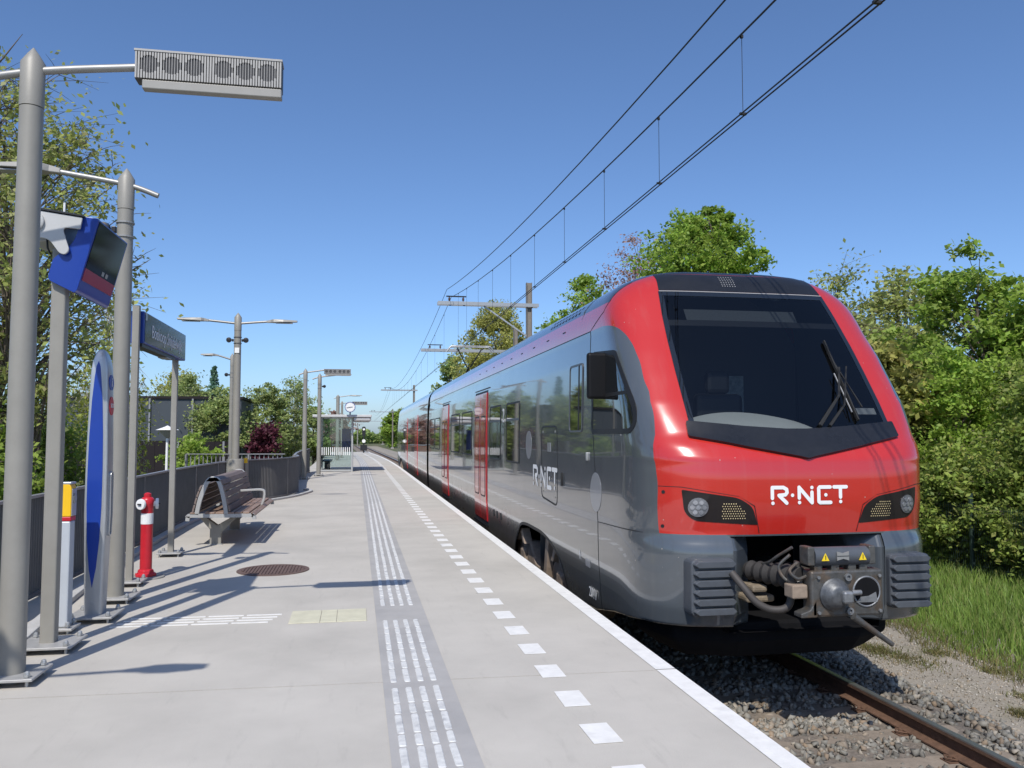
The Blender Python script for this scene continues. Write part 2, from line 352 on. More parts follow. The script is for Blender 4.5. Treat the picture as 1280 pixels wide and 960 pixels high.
# grass verge
def blades(name, N, xf, lab, hmin, hmax, m, w=.006, lean=.35, grp=None):
    P = np.array([xf() for _ in range(N)]); a = rng.uniform(0, 2 * np.pi, N); h = rng.uniform(hmin, hmax, N) * P[:, 3]
    u = np.stack([np.cos(a), np.sin(a), 0 * a], 1); ln = rng.uniform(.1, 1, N)[:, None] * lean * h[:, None]
    b = rng.uniform(0, 2 * np.pi, N); dr = np.stack([np.cos(b), np.sin(b), 0 * b], 1)
    p0 = P[:, :3]; up = np.array([0, 0, 1.]); W = w * rng.uniform(.6, 1.3, N)[:, None]
    p1 = p0 + up * h[:, None] * .55 + dr * ln * .35; p2 = p0 + up * h[:, None] * rng.uniform(.8, 1, N)[:, None] + dr * ln * 1.2
    V = np.stack([p0 - u * W, p0 + u * W, p1 - u * W * .8, p1 + u * W * .8, p2 - u * W * .12, p2 + u * W * .12], 1).reshape(-1, 3)
    F = (np.array([(0, 1, 3, 2), (2, 3, 5, 4)])[None] + 6 * np.arange(N)[:, None, None]).reshape(-1, 4)
    return tag(link(name, nmesh(name, V, F, m)), lab, 'grass', kind='stuff')
M['grass'] = leafmat('grass blades', [(0.15, 0.24, 0.045), (0.21, 0.32, 0.065), (0.26, 0.36, 0.08), (0.16, 0.26, 0.05), (0.34, 0.34, 0.13)], .35, .45)
M['drygrass'] = leafmat('dry grass', [(0.22, 0.17, 0.075), (0.16, 0.14, 0.05), (0.12, 0.15, 0.04), (0.26, 0.21, 0.11)], .3, .6)
def gedge(y): return 7.25 + .14 * math.sin(y * 1.3) + .08 * math.sin(y * 3.7 + 1)
def gp():
    y = random.uniform(5, 22); x = gedge(y) + random.random() ** 1.1 * 5.6
    return (x, y, -1.06, .35 + .65 * min(1, (x - gedge(y)) / .7))
blades('grass_verge', 62000, gp, 'long green grass on the verge below the fence', .12, .36, M['grass'], .0075)
def gp2():
    y = random.uniform(5, 20); x = gedge(y) - .25 + random.random() * .6
    return (x, y, -1.045, 1)
blades('dry_grass', 9000, gp2, 'short dry grass fringe along the gravel path', .05, .16, M['drygrass'], .004, .9)
tuft_c = [(6.35, 8.9, .16), (6.3, 9.4, .1), (6.6, 7.4, .07), (6.9, 9.1, .06), (7.0, 8.3, .06), (6.2, 7.0, .05)]
def gp3():
    c = random.choice(tuft_c[:2] + tuft_c); return (random.gauss(c[0], c[2]), random.gauss(c[1], c[2] * 1.3), -1.04, 1)
blades('weed_tufts', 2600, gp3, 'low brown and green weeds growing on the gravel', .02, .07, M['drygrass'], .005, 1.3)
# ------------------------------------------------------------------ platform
platform = MB().box(-3.32, 2.05, -8, 20, -1.6, -.22).build('platform', M['concrete_dark']); tag(platform, kind='structure')
b = MB()
b.poly([(x + cx(y), y, z) for y in list(range(20, 82, 4)) for x, z in ((-2.3, -1.6), (-2.3, -.22), (2.05, -.22), (2.05, -1.6))],
       [(j * 4 + i, j * 4 + (i + 1) % 4, (j + 1) * 4 + (i + 1) % 4, (j + 1) * 4 + i) for j in range(15) for i in range(4)])
b.build('platform_base', M['concrete_dark'], platform)
joints = [-7.5, -3.9, 5.5, 14.9, 24.3, 33.7, 43.1, 52.5, 61.9, 71.3, 80]
for a, c in zip(joints[:-1], joints[1:]):
    b = MB(); xl = -3.3 if c < 25 else -2.28
    if c > 24 and a < 24: xl = -3.3
    n = 5
    ys = [a + .007 + (c - a - .014) * k / n for k in range(n + 1)]
    def sk(x): return -.033 * (x - 2.0)
    P = []
    for i, y in enumerate(ys):
        for x, z in ((xl, -.2), (xl, 0), (2.16, 0), (2.16, -.2)): P.append((x + cx(y), y + sk(x), z))
    b.poly(P, [(j * 4 + i, j * 4 + (i + 1) % 4, (j + 1) * 4 + (i + 1) % 4, (j + 1) * 4 + i) for j in range(n) for i in range(4)] + [(0, 1, 2, 3), (n * 4 + 3, n * 4 + 2, n * 4 + 1, n * 4)])
    b.build('concrete_slab', M['concrete'], platform, bevel=0)
    # white edge line, one strip to each slab
    b = MB(); P = []
    for y in ys:
        for x, z in ((2.025, .004), (2.163, .004), (2.163, -.06)): P.append((x + cx(y), y + sk(x), z))
    b.poly(P, [(j * 3 + i, j * 3 + i + 1, (j + 1) * 3 + i + 1, (j + 1) * 3 + i) for j in range(n) for i in range(2)])
    b.build('edge_stripe', M['wmark'], platform)
# dashed safety line
dm = MB().box(-.080, .080, -.145, .145, 0, .003).mesh('safety_marking', M['wmark'])
for k in range(-2, 112):
    y = 4.407 + .597 * k
    link('safety_marking', dm, platform, (1.305 + cx(y), y, .0025), (0, 0, random.uniform(-.015, .015)))
# tactile guide path: grey band and four rows of ribs
b = MB(); ys = [-6, 5.49, 5.51, 14.9, 24.3, 33.7] + list(np.arange(40, 72, 4.0))
P = [(x + cx(y), y, .0035) for y in ys for x in (.185, .625)]
b.poly(P, [(2 * j, 2 * j + 1, 2 * j + 3, 2 * j + 2) for j in range(len(ys) - 1)]); b.build('tactile_band', M['band'], platform)
def rib_mesh(L):
    o = rounded([(-.0205, 0), (.0205, 0), (.0205, L), (-.0205, L)], .013, 2); i_ = rounded([(-.0155, .005), (.0155, .005), (.0155, L - .005), (-.0155, L - .005)], .010, 2); n = len(o)
    return MB().poly([(x, y, .004) for x, y in o] + [(x, y, .009) for x, y in i_], [tuple(range(n, 2 * n))] + [(k, (k + 1) % n, n + (k + 1) % n, n + k) for k in range(n)]).mesh('tactile_rib', M['rib'])
RL = [.30, .165]; RMS = [rib_mesh(L) for L in RL]
far = MB()
for r, x in enumerate((.252, .340, .425, .510)):
    y = 3.06 + .006 * r; k = 0
    while y < 70:
        L = RL[k % 2]
        if 5.5 < y + L < 5.5 + L: y = 5.525; k = 0; L = RL[0]
        if 7.42 < y + L < 7.42 + L: y = 7.97; k = 0; L = RL[0]
        if True:
            if y < 20: link('tactile_rib', RMS[k % 2], platform, (x + (y - 4) * .003, y, 0), (0, 0, random.uniform(-.012, .012)))
            else:
                xx = x + .048 + cx(y); far.poly([(xx - .0185, y, .008), (xx + .0185, y, .008), (xx + .0185 + cx(y + L) - cx(y), y + L, .008), (xx - .0185 + cx(y + L) - cx(y), y + L, .008)], [(0, 1, 2, 3)])
        y += L + .022; k += 1
tag(far.build('far_tactile_ribs', M['rib'], platform), kind='stuff')
# cross guide path to the info pillar
gm = MB().box(0, .30, -.0125, .0125, .0005, .006).mesh('guide_rib', M['wmark'])
for r in range(4):
    x = -2.0 + .03 * r
    while x < -.86:
        link('guide_rib', gm, platform, (x, 7.48 + .1 * r - .03 * (x + .57), 0), (0, 0, -.03)); x += .325
for x0, x1 in ((-.55, -.292), (-.288, -.152), (-.148, .105)):
    MB().box(x0, x1, 7.385, 7.885, 0, .007).build('warning_tile', M['ytile'], platform, bevel=.002, seg=1)
# kerb at the back of the platform and its bend round the exit
def path_strip(path, w, z0, z1):
    b = MB(); P = []
    for i, (x, y) in enumerate(path):
        d = (Vector(path[min(i + 1, len(path) - 1)]) - Vector(path[max(i - 1, 0)])).normalized(); nx, ny = d.y, -d.x
        P += [(x, y, z0), (x, y, z1), (x + nx * w, y + ny * w, z1), (x + nx * w, y + ny * w, z0)]
    n = len(path)
    return b.poly(P, [(j * 4 + i, j * 4 + (i + 1) % 4, (j + 1) * 4 + (i + 1) % 4, (j + 1) * 4 + i) for j in range(n - 1) for i in range(4)] + [(0, 1, 2, 3), (n * 4 - 1, n * 4 - 2, n * 4 - 3, n * 4 - 4)])
def smoothpath(pts, n=8):
    out = []; P = [Vector(p) for p in pts]
    for i in range(len(P) - 1):
        a, b_, c, d = P[max(i - 1, 0)], P[i], P[i + 1], P[min(i + 2, len(P) - 1)]
        for k in range(n):
            t = k / n; out.append(tuple(0.5 * ((2 * b_) + (c - a) * t + (2 * a - 5 * b_ + 4 * c - d) * t * t + (3 * b_ - a - 3 * c + d) * t ** 3)))
    out.append(tuple(P[-1])); return out
path_strip(smoothpath([(-2.12, 3.0), (-2.45, 6.0), (-2.62, 7.4), (-2.83, 9.5), (-2.97, 12.5), (-3.02, 15.5), (-2.9, 18.5), (-2.75, 19.5)]), .12, .002, .055).build('kerb_edge', M['kerb'], platform, bevel=.008)
path_strip(smoothpath([(-2.45, 20.3), (-2.02, 21.2), (-1.62, 22.3), (-1.36, 23.6), (-1.30, 24.4), (-1.5, 24.9)]), .10, .002, .05).build('kerb_edge', M['kerb'], platform, bevel=.008)
# manhole cover
mh = empty('manhole_cover', (-.95, 10.31, 0), label='round cast iron manhole cover set in the platform concrete', cat='manhole')
M['iron'] = mat('cast iron', (0.15, 0.10, 0.085), 0.8, 0.3, 0.25, 12, 0.2, 60)
MB().lathe((0, 0, 0), [(.415, .001), (.415, .010), (.36, .010), (.36, .004), (.0001, .004)], 48).build('ring', M['iron'], mh)
for k in range(-9, 10):
    x = k * .038; h = math.sqrt(max(0, .35 ** 2 - x * x))
    if h > .05: MB().box(x - .011, x + .011, -h, h, .0045, .013).build('rib', M['iron'], mh)
# ================================================================== TRAIN (local frame: x across, y = distance behind the nose, z above platform)
ZT = 3.39
_YF = np.array([(-.5, .10), (-.1, .05), (.1, -.005), (.60, -.012), (.67, .012), (.735, .05), (.75, .035), (1.0, .0), (1.25, .0), (1.385, .02), (1.5, .10), (1.6, .2), (3.06, 1.22), (3.2, 1.33), (3.29, 1.43), (3.35, 1.62), (3.39, 2.4)])
def Yf(z): return float(np.interp(z, _YF[:, 0], _YF[:, 1]))
def Wd(z):
    if z <= 2.68: return float(np.interp(z, [-.5, -.1, .3, .6, 1.6, 2.4, 2.68], [1.36, 1.41, 1.435, 1.44, 1.44, 1.425, 1.40]))
    q = min(1, (z - 2.68) / (ZT - 2.68)); return 1.40 * max(0, 1 - q ** 2.8) ** (1 / 2.8)
def Nx(z): return float(np.interp(z, [1.35, 1.9, 2.4, 2.8, 3.2, 3.39], [4.0, 6.0, 5.6, 4.6, 4.0, 4.0]))
def Ln(z): return float(np.interp(z, [1.2, 1.9, 2.6, 3.3], [1.2, .92, .85, .6]))
def front(x, z, off=0.0):
    t = min(.9999, abs(x) / max(Wd(z), 1e-6)); y = Yf(z) + Ln(z) * (1 - (1 - t ** Nx(z)) ** (1 / Nx(z)))
    if not off: return (x, y, z)
    e = .01; a = Vector((2 * e, front(x + e, z)[1] - front(x - e, z)[1], 0)); b = Vector((0, front(x, z + e)[1] - front(x, z - e)[1], 2 * e))
    n = a.cross(b).normalized()
    if n.y > 0: n = -n
    p = Vector((x, y, z)) + n * off; return tuple(p)
def side(d, z, off=0.0, sgn=-1):
    q = (d - Yf(z)) / Ln(z)
    t = 1.0 if q >= 1 else (1 - (1 - max(q, 0)) ** Nx(z)) ** (1 / Nx(z))
    x = Wd(z) * t
    if not off: return (sgn * x, d, z)
    e = .01; a = Vector((abs(side(d + e, z)[0]) - abs(side(d - e, z)[0]), 2 * e, 0)); b = Vector((abs(side(d, z + e)[0]) - abs(side(d, z - e)[0]), 0, 2 * e))
    n = a.cross(b).normalized()
    if n.x < 0: n = -n
    p = Vector((x, d, z)) + n * off; return (sgn * p.x, p.y, p.z)
def sideR(d, z, off=0.0): return side(d, z, off, 1)
def inpoly(u, v, poly):
    c = False; j = len(poly) - 1
    for i in range(len(poly)):
        (xi, yi), (xj, yj) = poly[i], poly[j]
        if (yi > v) != (yj > v) and u < (xj - xi) * (v - yi) / (yj - yi) + xi: c = not c
        j = i
    return c
def inset(poly, k):
    cx_ = sum(p[0] for p in poly) / len(poly); cy_ = sum(p[1] for p in poly) / len(poly); out = []
    N = len(poly); ar = sum(poly[i][0] * poly[(i + 1) % N][1] - poly[(i + 1) % N][0] * poly[i][1] for i in range(N)); sg = 1 if ar > 0 else -1
    for i in range(N):
        p = Vector(poly[i]); a = (p - Vector(poly[i - 1])); b = Vector(poly[(i + 1) % N]) - p
        if a.length < 1e-6: a = b
        if b.length < 1e-6: b = a
        a.normalize(); b.normalize(); na = Vector((-a.y, a.x)) * sg; nb = Vector((-b.y, b.x)) * sg
        n = (na + nb); n = n / max(.4, n.length_squared / 2) if n.length > 1e-6 else na
        out.append(tuple(p + n * k))
    return out
def ring(outer, inner):                                 # closed outline with a hole, as strips of quads
    N = len(outer); return [[outer[i], outer[(i + 1) % N], inner[(i + 1) % N], inner[i]] for i in range(N)]
# paint ----------------------------------------------------------------------------------------
def train_paint():
    m = bpy.data.materials.new('train paint'); m.use_nodes = True; n = m.node_tree.nodes; l = m.node_tree.links; b = n['Principled BSDF']
    tc = n.new('ShaderNodeTexCoord'); sp = n.new('ShaderNodeSeparateXYZ'); l.new(tc.outputs['Object'], sp.inputs[0])
    def math_(op, a, c):
        x = n.new('ShaderNodeMath'); x.operation = op
        for i, q in enumerate((a, c)):
            if isinstance(q, (int, float)): x.inputs[i].default_value = q
            else: l.new(q, x.inputs[i])
        return x.outputs[0]
    y, z = sp.outputs[1], sp.outputs[2]
    fc = n.new('ShaderNodeFloatCurve'); cv = fc.mapping.curves[0]
    pts = [(0, .30), (.78, .30), (1.26, .29), (1.665, .39), (1.973, .555), (2.108, .66), (2.33, .82), (2.518, .99), (2.64, 1.15), (2.69, 1.26), (2.722, 1.42), (2.738, 1.68), (2.745, 2.05), (4, 2.05)]
    while len(cv.points) < len(pts): cv.points.new(.5, .5)
    for p, (a, c) in zip(cv.points, pts): p.location = (a / 4, c / 4); p.handle_type = 'AUTO'
    fc.mapping.update(); l.new(math_('MULTIPLY', z, .25), fc.inputs['Value'])
    arch = math_('MULTIPLY', fc.outputs[0], 4.0)
    r1 = math_('LESS_THAN', y, arch)
    dr = math_('MAXIMUM', 1.53, math_('ADD', 1.9 + 2.78 * 3, math_('MULTIPLY', z, -3.0)))
    r2 = math_('MULTIPLY', math_('GREATER_THAN', z, 2.735), math_('LESS_THAN', y, dr))
    r3 = math_('MULTIPLY', math_('GREATER_THAN', z, 2.735), math_('LESS_THAN', z, 2.985))
    red = math_('MULTIPLY', math_('MAXIMUM', math_('MAXIMUM', math_('MULTIPLY', r1, math_('LESS_THAN', z, 2.75)), r2), r3), math_('GREATER_THAN', z, .735))
    roof = math_('MULTIPLY', math_('GREATER_THAN', z, 2.985), math_('SUBTRACT', 1, r2))
    g = n.new('ShaderNodeNewGeometry')
    t = n.new('ShaderNodeTexNoise'); t.inputs['Scale'].default_value = 1.6; t.inputs['Detail'].default_value = 8; t.inputs['Roughness'].default_value = .7; l.new(g.outputs['Position'], t.inputs['Vector'])
    mx = n.new('ShaderNodeMix'); mx.data_type = 'RGBA'; mx.inputs['A'].default_value = (.074, .085, .095, 1); mx.inputs['B'].default_value = (.47, .024, .017, 1); l.new(red, mx.inputs['Factor'])
    m2 = n.new('ShaderNodeMix'); m2.data_type = 'RGBA'; m2.inputs['B'].default_value = (.035, .038, .045, 1); l.new(mx.outputs['Result'], m2.inputs['A']); l.new(roof, m2.inputs['Factor'])
    # road dirt low on the sides
    dm_ = n.new('ShaderNodeMapRange'); dm_.inputs[1].default_value = .55; dm_.inputs[2].default_value = -.25; dm_.inputs[3].default_value = 0; dm_.inputs[4].default_value = .42; l.new(z, dm_.inputs[0])
    far_ = n.new('ShaderNodeMapRange'); far_.inputs[1].default_value = 1.9; far_.inputs[2].default_value = 4; l.new(y, far_.inputs[0])
    df = math_('MULTIPLY', math_('MULTIPLY', dm_.outputs[0], math_('MULTIPLY', t.outputs[0], 1.7)), far_.outputs[0])
    m3 = n.new('ShaderNodeMix'); m3.data_type = 'RGBA'; m3.inputs['B'].default_value = (.22, .18, .125, 1); l.new(m2.outputs['Result'], m3.inputs['A']); l.new(df, m3.inputs['Factor'])
    # insects and dust specks on the nose, faint streaks running down
    vo = n.new('ShaderNodeTexVoronoi'); vo.inputs['Scale'].default_value = 9.0; vo.inputs['Randomness'].default_value = 1.0; l.new(g.outputs['Position'], vo.inputs['Vector'])
    wn_ = n.new('ShaderNodeTexWhiteNoise'); l.new(vo.outputs['Color'], wn_.inputs[0])
    spk = math_('MULTIPLY', math_('LESS_THAN', vo.outputs['Distance'], .055), math_('GREATER_THAN', wn_.outputs[0], .55))
    spk = math_('MULTIPLY', spk, math_('LESS_THAN', y, 1.3))
    m4 = n.new('ShaderNodeMix'); m4.data_type = 'RGBA'; m4.inputs['B'].default_value = (.42, .36, .30, 1); l.new(m3.outputs['Result'], m4.inputs['A']); l.new(math_('MULTIPLY', spk, .6), m4.inputs['Factor'])
    ms_ = n.new('ShaderNodeMapping'); ms_.inputs['Scale'].default_value = (14, 5, .35); l.new(g.outputs['Position'], ms_.inputs[0])
    ts = n.new('ShaderNodeTexNoise'); ts.inputs['Scale'].default_value = 1.0; ts.inputs['Detail'].default_value = 5; l.new(ms_.outputs[0], ts.inputs['Vector'])
    st_ = n.new('ShaderNodeMapRange'); st_.inputs[1].default_value = .52; st_.inputs[2].default_value = .8; st_.inputs[3].default_value = 0; st_.inputs[4].default_value = .06; l.new(ts.outputs[0], st_.inputs[0])
    m5 = n.new('ShaderNodeMix'); m5.data_type = 'RGBA'; m5.inputs['B'].default_value = (.30, .27, .23, 1); l.new(m4.outputs['Result'], m5.inputs['A']); l.new(st_.outputs[0], m5.inputs['Factor'])
    l.new(m5.outputs['Result'], b.inputs['Base Color'])
    rr = n.new('ShaderNodeMapRange'); rr.inputs[1].default_value = .35; rr.inputs[2].default_value = .7; rr.inputs[3].default_value = .16; rr.inputs[4].default_value = .24; l.new(t.outputs[0], rr.inputs[0])
    ra = math_('ADD', rr.outputs[0], math_('ADD', math_('MULTIPLY', df, .5), math_('MULTIPLY', roof, .12))); l.new(ra, b.inputs['Roughness'])
    b.inputs['Specular IOR Level'].default_value = .5
    b.inputs['Coat Weight'].default_value = 1.0; b.inputs['Coat IOR'].default_value = 1.52
    cr = n.new('ShaderNodeMapRange'); cr.inputs[1].default_value = .35; cr.inputs[2].default_value = .75; cr.inputs[3].default_value = .02; cr.inputs[4].default_value = .05; l.new(t.outputs[0], cr.inputs[0])
    l.new(math_('ADD', cr.outputs[0], math_('ADD', math_('MULTIPLY', df, .3), math_('MULTIPLY', roof, .1))), b.inputs['Coat Roughness'])
    # panels are never perfectly flat
    mp = n.new('ShaderNodeMapping'); mp.inputs['Scale'].default_value = (.6, .35, .8); l.new(g.outputs['Position'], mp.inputs[0])
    t2 = n.new('ShaderNodeTexNoise'); t2.inputs['Scale'].default_value = 1.3; t2.inputs['Detail'].default_value = 1; l.new(mp.outputs[0], t2.inputs['Vector'])
    bu = n.new('ShaderNodeBump'); bu.inputs['Strength'].default_value = .10; bu.inputs['Distance'].default_value = .04; l.new(t2.outputs[0], bu.inputs['Height'])
    l.new(bu.outputs[0], b.inputs['Normal']); l.new(bu.outputs[0], b.inputs['Coat Normal'])
    return m
M['train'] = train_paint()
M['tgrey'] = mat('train bumper grey', (0.060, 0.070, 0.080), 0.28, 0, 0.05, 3, coat=.7)
M['tclimb'] = mat('anticlimber grey', (0.072, 0.080, 0.092), 0.42, 0, 0.12, 9, 0.05, 90)
M['tblack'] = mat('underframe black', (0.008, 0.008, 0.009), 0.85, 0, 0.2, 5, spec=.12)
M['mask'] = mat('black nose mask', (0.014, 0.015, 0.018), 0.3, 0, 0.15, 20, rvar=.06)
M['glasst'] = glassmat('windscreen glass', (0.52, 0.56, 0.58), .012, 1.0, 1.5)
M['glassd'] = mat('tinted side glass', (0.010, 0.012, 0.014), 0.03, 0, 0, spec=.6, coat=1.0)
M['tred'] = mat('door red', (0.48, 0.012, 0.02), 0.2, 0, 0.04, 3, coat=.8)
M['seal'] = mat('dark seal', (0.01, 0.01, 0.011), 0.55)
M['liner'] = mat('cab liner', (0.075, 0.076, 0.078), 0.8)
M['dash'] = mat('cab dashboard', (0.55, 0.55, 0.53), 0.75, 0, .05, 4)
M['logo'] = mat('white vinyl', (0.80, 0.80, 0.79), 0.4)
M['dot'] = mat('silver grey vinyl', (0.24, 0.25, 0.27), 0.3, 0, 0, coat=.6)
M['lens'] = mat('headlamp reflector', (0.22, 0.225, 0.24), 0.25, .5, .35, 90); M['petal'] = mat('headlamp lens', (0.36, 0.37, 0.39), 0.12, .5, .3, 90)
M['hlback'] = mat('headlamp housing', (0.020, 0.017, 0.017), 0.10, spec=.3)
M['amber'] = mat('amber diodes', (0.75, 0.60, 0.33), 0.3, .1)
M['coupler'] = mat('coupler steel', (0.115, 0.112, 0.105), 0.5, 0.55, 0.3, 14, 0.15, 60, col2=(.13, .10, .075), c2s=9)
M['couplerlight'] = mat('coupler cast', (0.24, 0.245, 0.25), 0.42, 0.5, 0.25, 18, .1, 60)
M['bogie'] = mat('dusty bogie', (0.26, 0.20, 0.15), 0.85, 0, .3, 9, .2, 40)
M['warn'] = mat('warning yellow', (0.80, 0.58, 0.02), 0.5)
train = empty('commuter_train', (XC, Y0, 0), label='red and dark grey commuter train standing at the platform', cat='train')
WS = [(-.995, 1.60), (0, 1.44), (.995, 1.60)] + [(float(np.interp(z, [1.6, 1.9, 2.2, 2.5, 2.8, 3.06], [.992, .99, .983, .97, .945, .91])), z) for z in (1.75, 1.9, 2.05, 2.2, 2.35, 2.5, 2.65, 2.8, 2.93, 3.06)] + [(-float(np.interp(z, [1.6, 1.9, 2.2, 2.5, 2.8, 3.06], [.992, .99, .983, .97, .945, .91])), z) for z in (3.06, 2.93, 2.8, 2.65, 2.5, 2.35, 2.2, 2.05, 1.9, 1.75)]
CABW = rounded([(1.86, 2.47), (1.13, 2.42), (.61, 1.86), (.58, 1.70), (.66, 1.63), (1.86, 1.63)], [.04, .05, .1, .07, .07, .04], 4)
WS_IN = inset(WS, .03)
BOG = rounded([(3.0, -.45), (3.25, .02), (3.75, .20), (4.3, .29), (5.4, .30), (5.9, .26), (6.45, -.12), (6.7, -.45)], [0, .3, .3, .3, .3, .2, .2, 0], 4)
CARL = 22.4
def shell_mesh():
    zs = sorted(set([round(v, 4) for v in list(np.arange(-.30, .42, .03)) + list(np.arange(.42, 1.3, .06)) + list(np.arange(1.3, 3.0, .03)) + list(2.68 + (ZT - 2.68) * np.sin(np.linspace(.45, math.pi / 2, 26)))]))
    na = 44; aa = np.linspace(0, math.pi / 2, na)
    ds = list(np.arange(1.75, 2.9, .12)) + list(np.arange(2.9, 6.9, .035)) + list(np.arange(6.9, CARL, .5)) + [CARL]
    rows = []
    for z in zs:
        half = []
        for a in aa:
            half.append((Wd(z) * math.sin(a) ** (2 / Nx(z)), Yf(z) + Ln(z) * (1 - max(0, math.cos(a)) ** (2 / Nx(z)))))
        y0 = half[-1][1]
        for d in ds: half.append((Wd(z), y0 + .02 + (d - 1.75) * (CARL - y0 - .02) / (CARL - 1.75) if d < 2.4 else max(d, y0 + .05)))
        row = [(-x, y, z) for x, y in half[::-1]] + [(x, y, z) for x, y in half[1:]]
        rows.append([(x, y, max(z, float(np.interp(y, [0, .5, 1.2, 2.2], [-.05, -.06, -.13, -.30])))) for x, y, z in row])   # skirt hem rises towards the nose
    nc = len(rows[0]); V = np.array([p for r in rows for p in r]); F = []
    for j in range(len(rows) - 1):
        for i in range(nc - 1):
            q = [j * nc + i, j * nc + i + 1, (j + 1) * nc + i + 1, (j + 1) * nc + i]
            c = V[q].mean(0)
            if max(V[q][:, 2]) - min(V[q][:, 2]) < 1e-4: continue
            if c[1] < 1.9 and abs(c[0]) < 1.02 and inpoly(c[0], c[2], WS_IN): continue
            if c[1] < 1.9 and c[0] < -1.1 and inpoly(c[1], c[2], CABW): continue
            if abs(c[0]) < .70 and c[1] < .4 and c[2] < .73: continue
            if c[2] < .45 and 2.8 < c[1] < 6.9 and inpoly(c[1], c[2], BOG): continue
            F.append(q)
    me = nmesh('car_body', V, np.array(F), M['train'], True)
    bm = bmesh.new(); bm.from_mesh(me); bmesh.ops.recalc_face_normals(bm, faces=bm.faces); bm.to_mesh(me); bm.free()
    # inner lining so that the cab is a closed dark room
    zi = list(np.arange(.9, 3.3, .08)); rows = []
    for z in zi:
        half = []
        for a in np.linspace(0, math.pi / 2, 24): half.append(((Wd(z) - .05) * math.sin(a) ** (2 / Nx(z)), Yf(z) + .07 + (Ln(z)) * (1 - max(0, math.cos(a)) ** (2 / Nx(z)))))
        half += [(Wd(z) - .05, 2.6)]
        rows.append([(-x, y, z) for x, y in half[::-1]] + [(x, y, z) for x, y in half[1:]])
    nc = len(rows[0]); V = np.array([p for r in rows for p in r]); F = []
    for j in range(len(rows) - 1):
        for i in range(nc - 1):
            q = [j * nc + i, j * nc + i + 1, (j + 1) * nc + i + 1, (j + 1) * nc + i]; c = V[q].mean(0)
            if abs(c[0]) < 1.0 and inpoly(c[0], c[2], inset(WS, -.04)): continue
            if c[0] < -1.05 and inpoly(c[1], c[2], inset(CABW, -.04)): continue
            F.append(q)
    me2 = nmesh('cab_lining', V, np.array(F), M['liner'], False)
    return me, me2
def stroke(p, q, r):                                    # capsule outline
    p = Vector(p); q = Vector(q); d = (q - p); L = d.length; d = d / L if L > 1e-6 else Vector((1, 0)); n = Vector((-d.y, d.x)); o = []
    for k in range(7): t = math.pi * (k / 6 - .5); o.append(tuple(q + (d * math.cos(t) + n * math.sin(t)) * r))
    for k in range(7): t = math.pi * (k / 6 + .5); o.append(tuple(p + (d * math.cos(t) + n * math.sin(t)) * r))
    return o
def rnet(sc_x, sc_y, ox, oy, flip=1):
    r = .105; S = []
    def T(p): return (ox + flip * p[0] * sc_x, oy + p[1] * sc_y)
    R_ = [[(0, .34), (0, .95), (.60, .95), (.78, .84), (.80, .66), (.70, .53), (.36, .50)], [(.36, .50), (.78, .06)], [(.02, .06), (.02, .0601)], [(1.10, .50), (1.10, .5001)],
          [(1.47, .34), (1.47, .95), (2.18, .06), (2.18, .66)], [(1.48, .08), (1.48, .0801)], [(2.18, .93), (2.18, .9301)],
          [(3.20, .95), (2.62, .95), (2.56, .88), (2.56, .12), (2.62, .06), (3.22, .06)], [(2.95, .5), (2.95, .5001)],
          [(3.42, .95), (4.12, .95)], [(3.78, .90), (3.78, .36)], [(3.78, .10), (3.78, .1001)]]
    rr = r * min(sc_x * 1.0, sc_y)
    for path in R_:
        for a, c in zip(path[:-1], path[1:]): S.append(stroke(T(a), T(c), rr))
    return S
def logo(name, sc_x, sc_y, ox, oy, fn, off, m, parent, flip=1):
    # strokes overlap, so each lies a hair above the one before
    S = rnet(sc_x, sc_y, ox, oy, flip); bm = bmesh.new()
    for i, s in enumerate(S):
        bm.faces.new([bm.verts.new(fn(u, v, off + .0004 * (i % 5))) for u, v in s])
    bmesh.ops.recalc_face_normals(bm, faces=bm.faces)
    me = bpy.data.meshes.new(name); bm.to_mesh(me); bm.free(); me.materials.append(m); return link(name, me, parent)
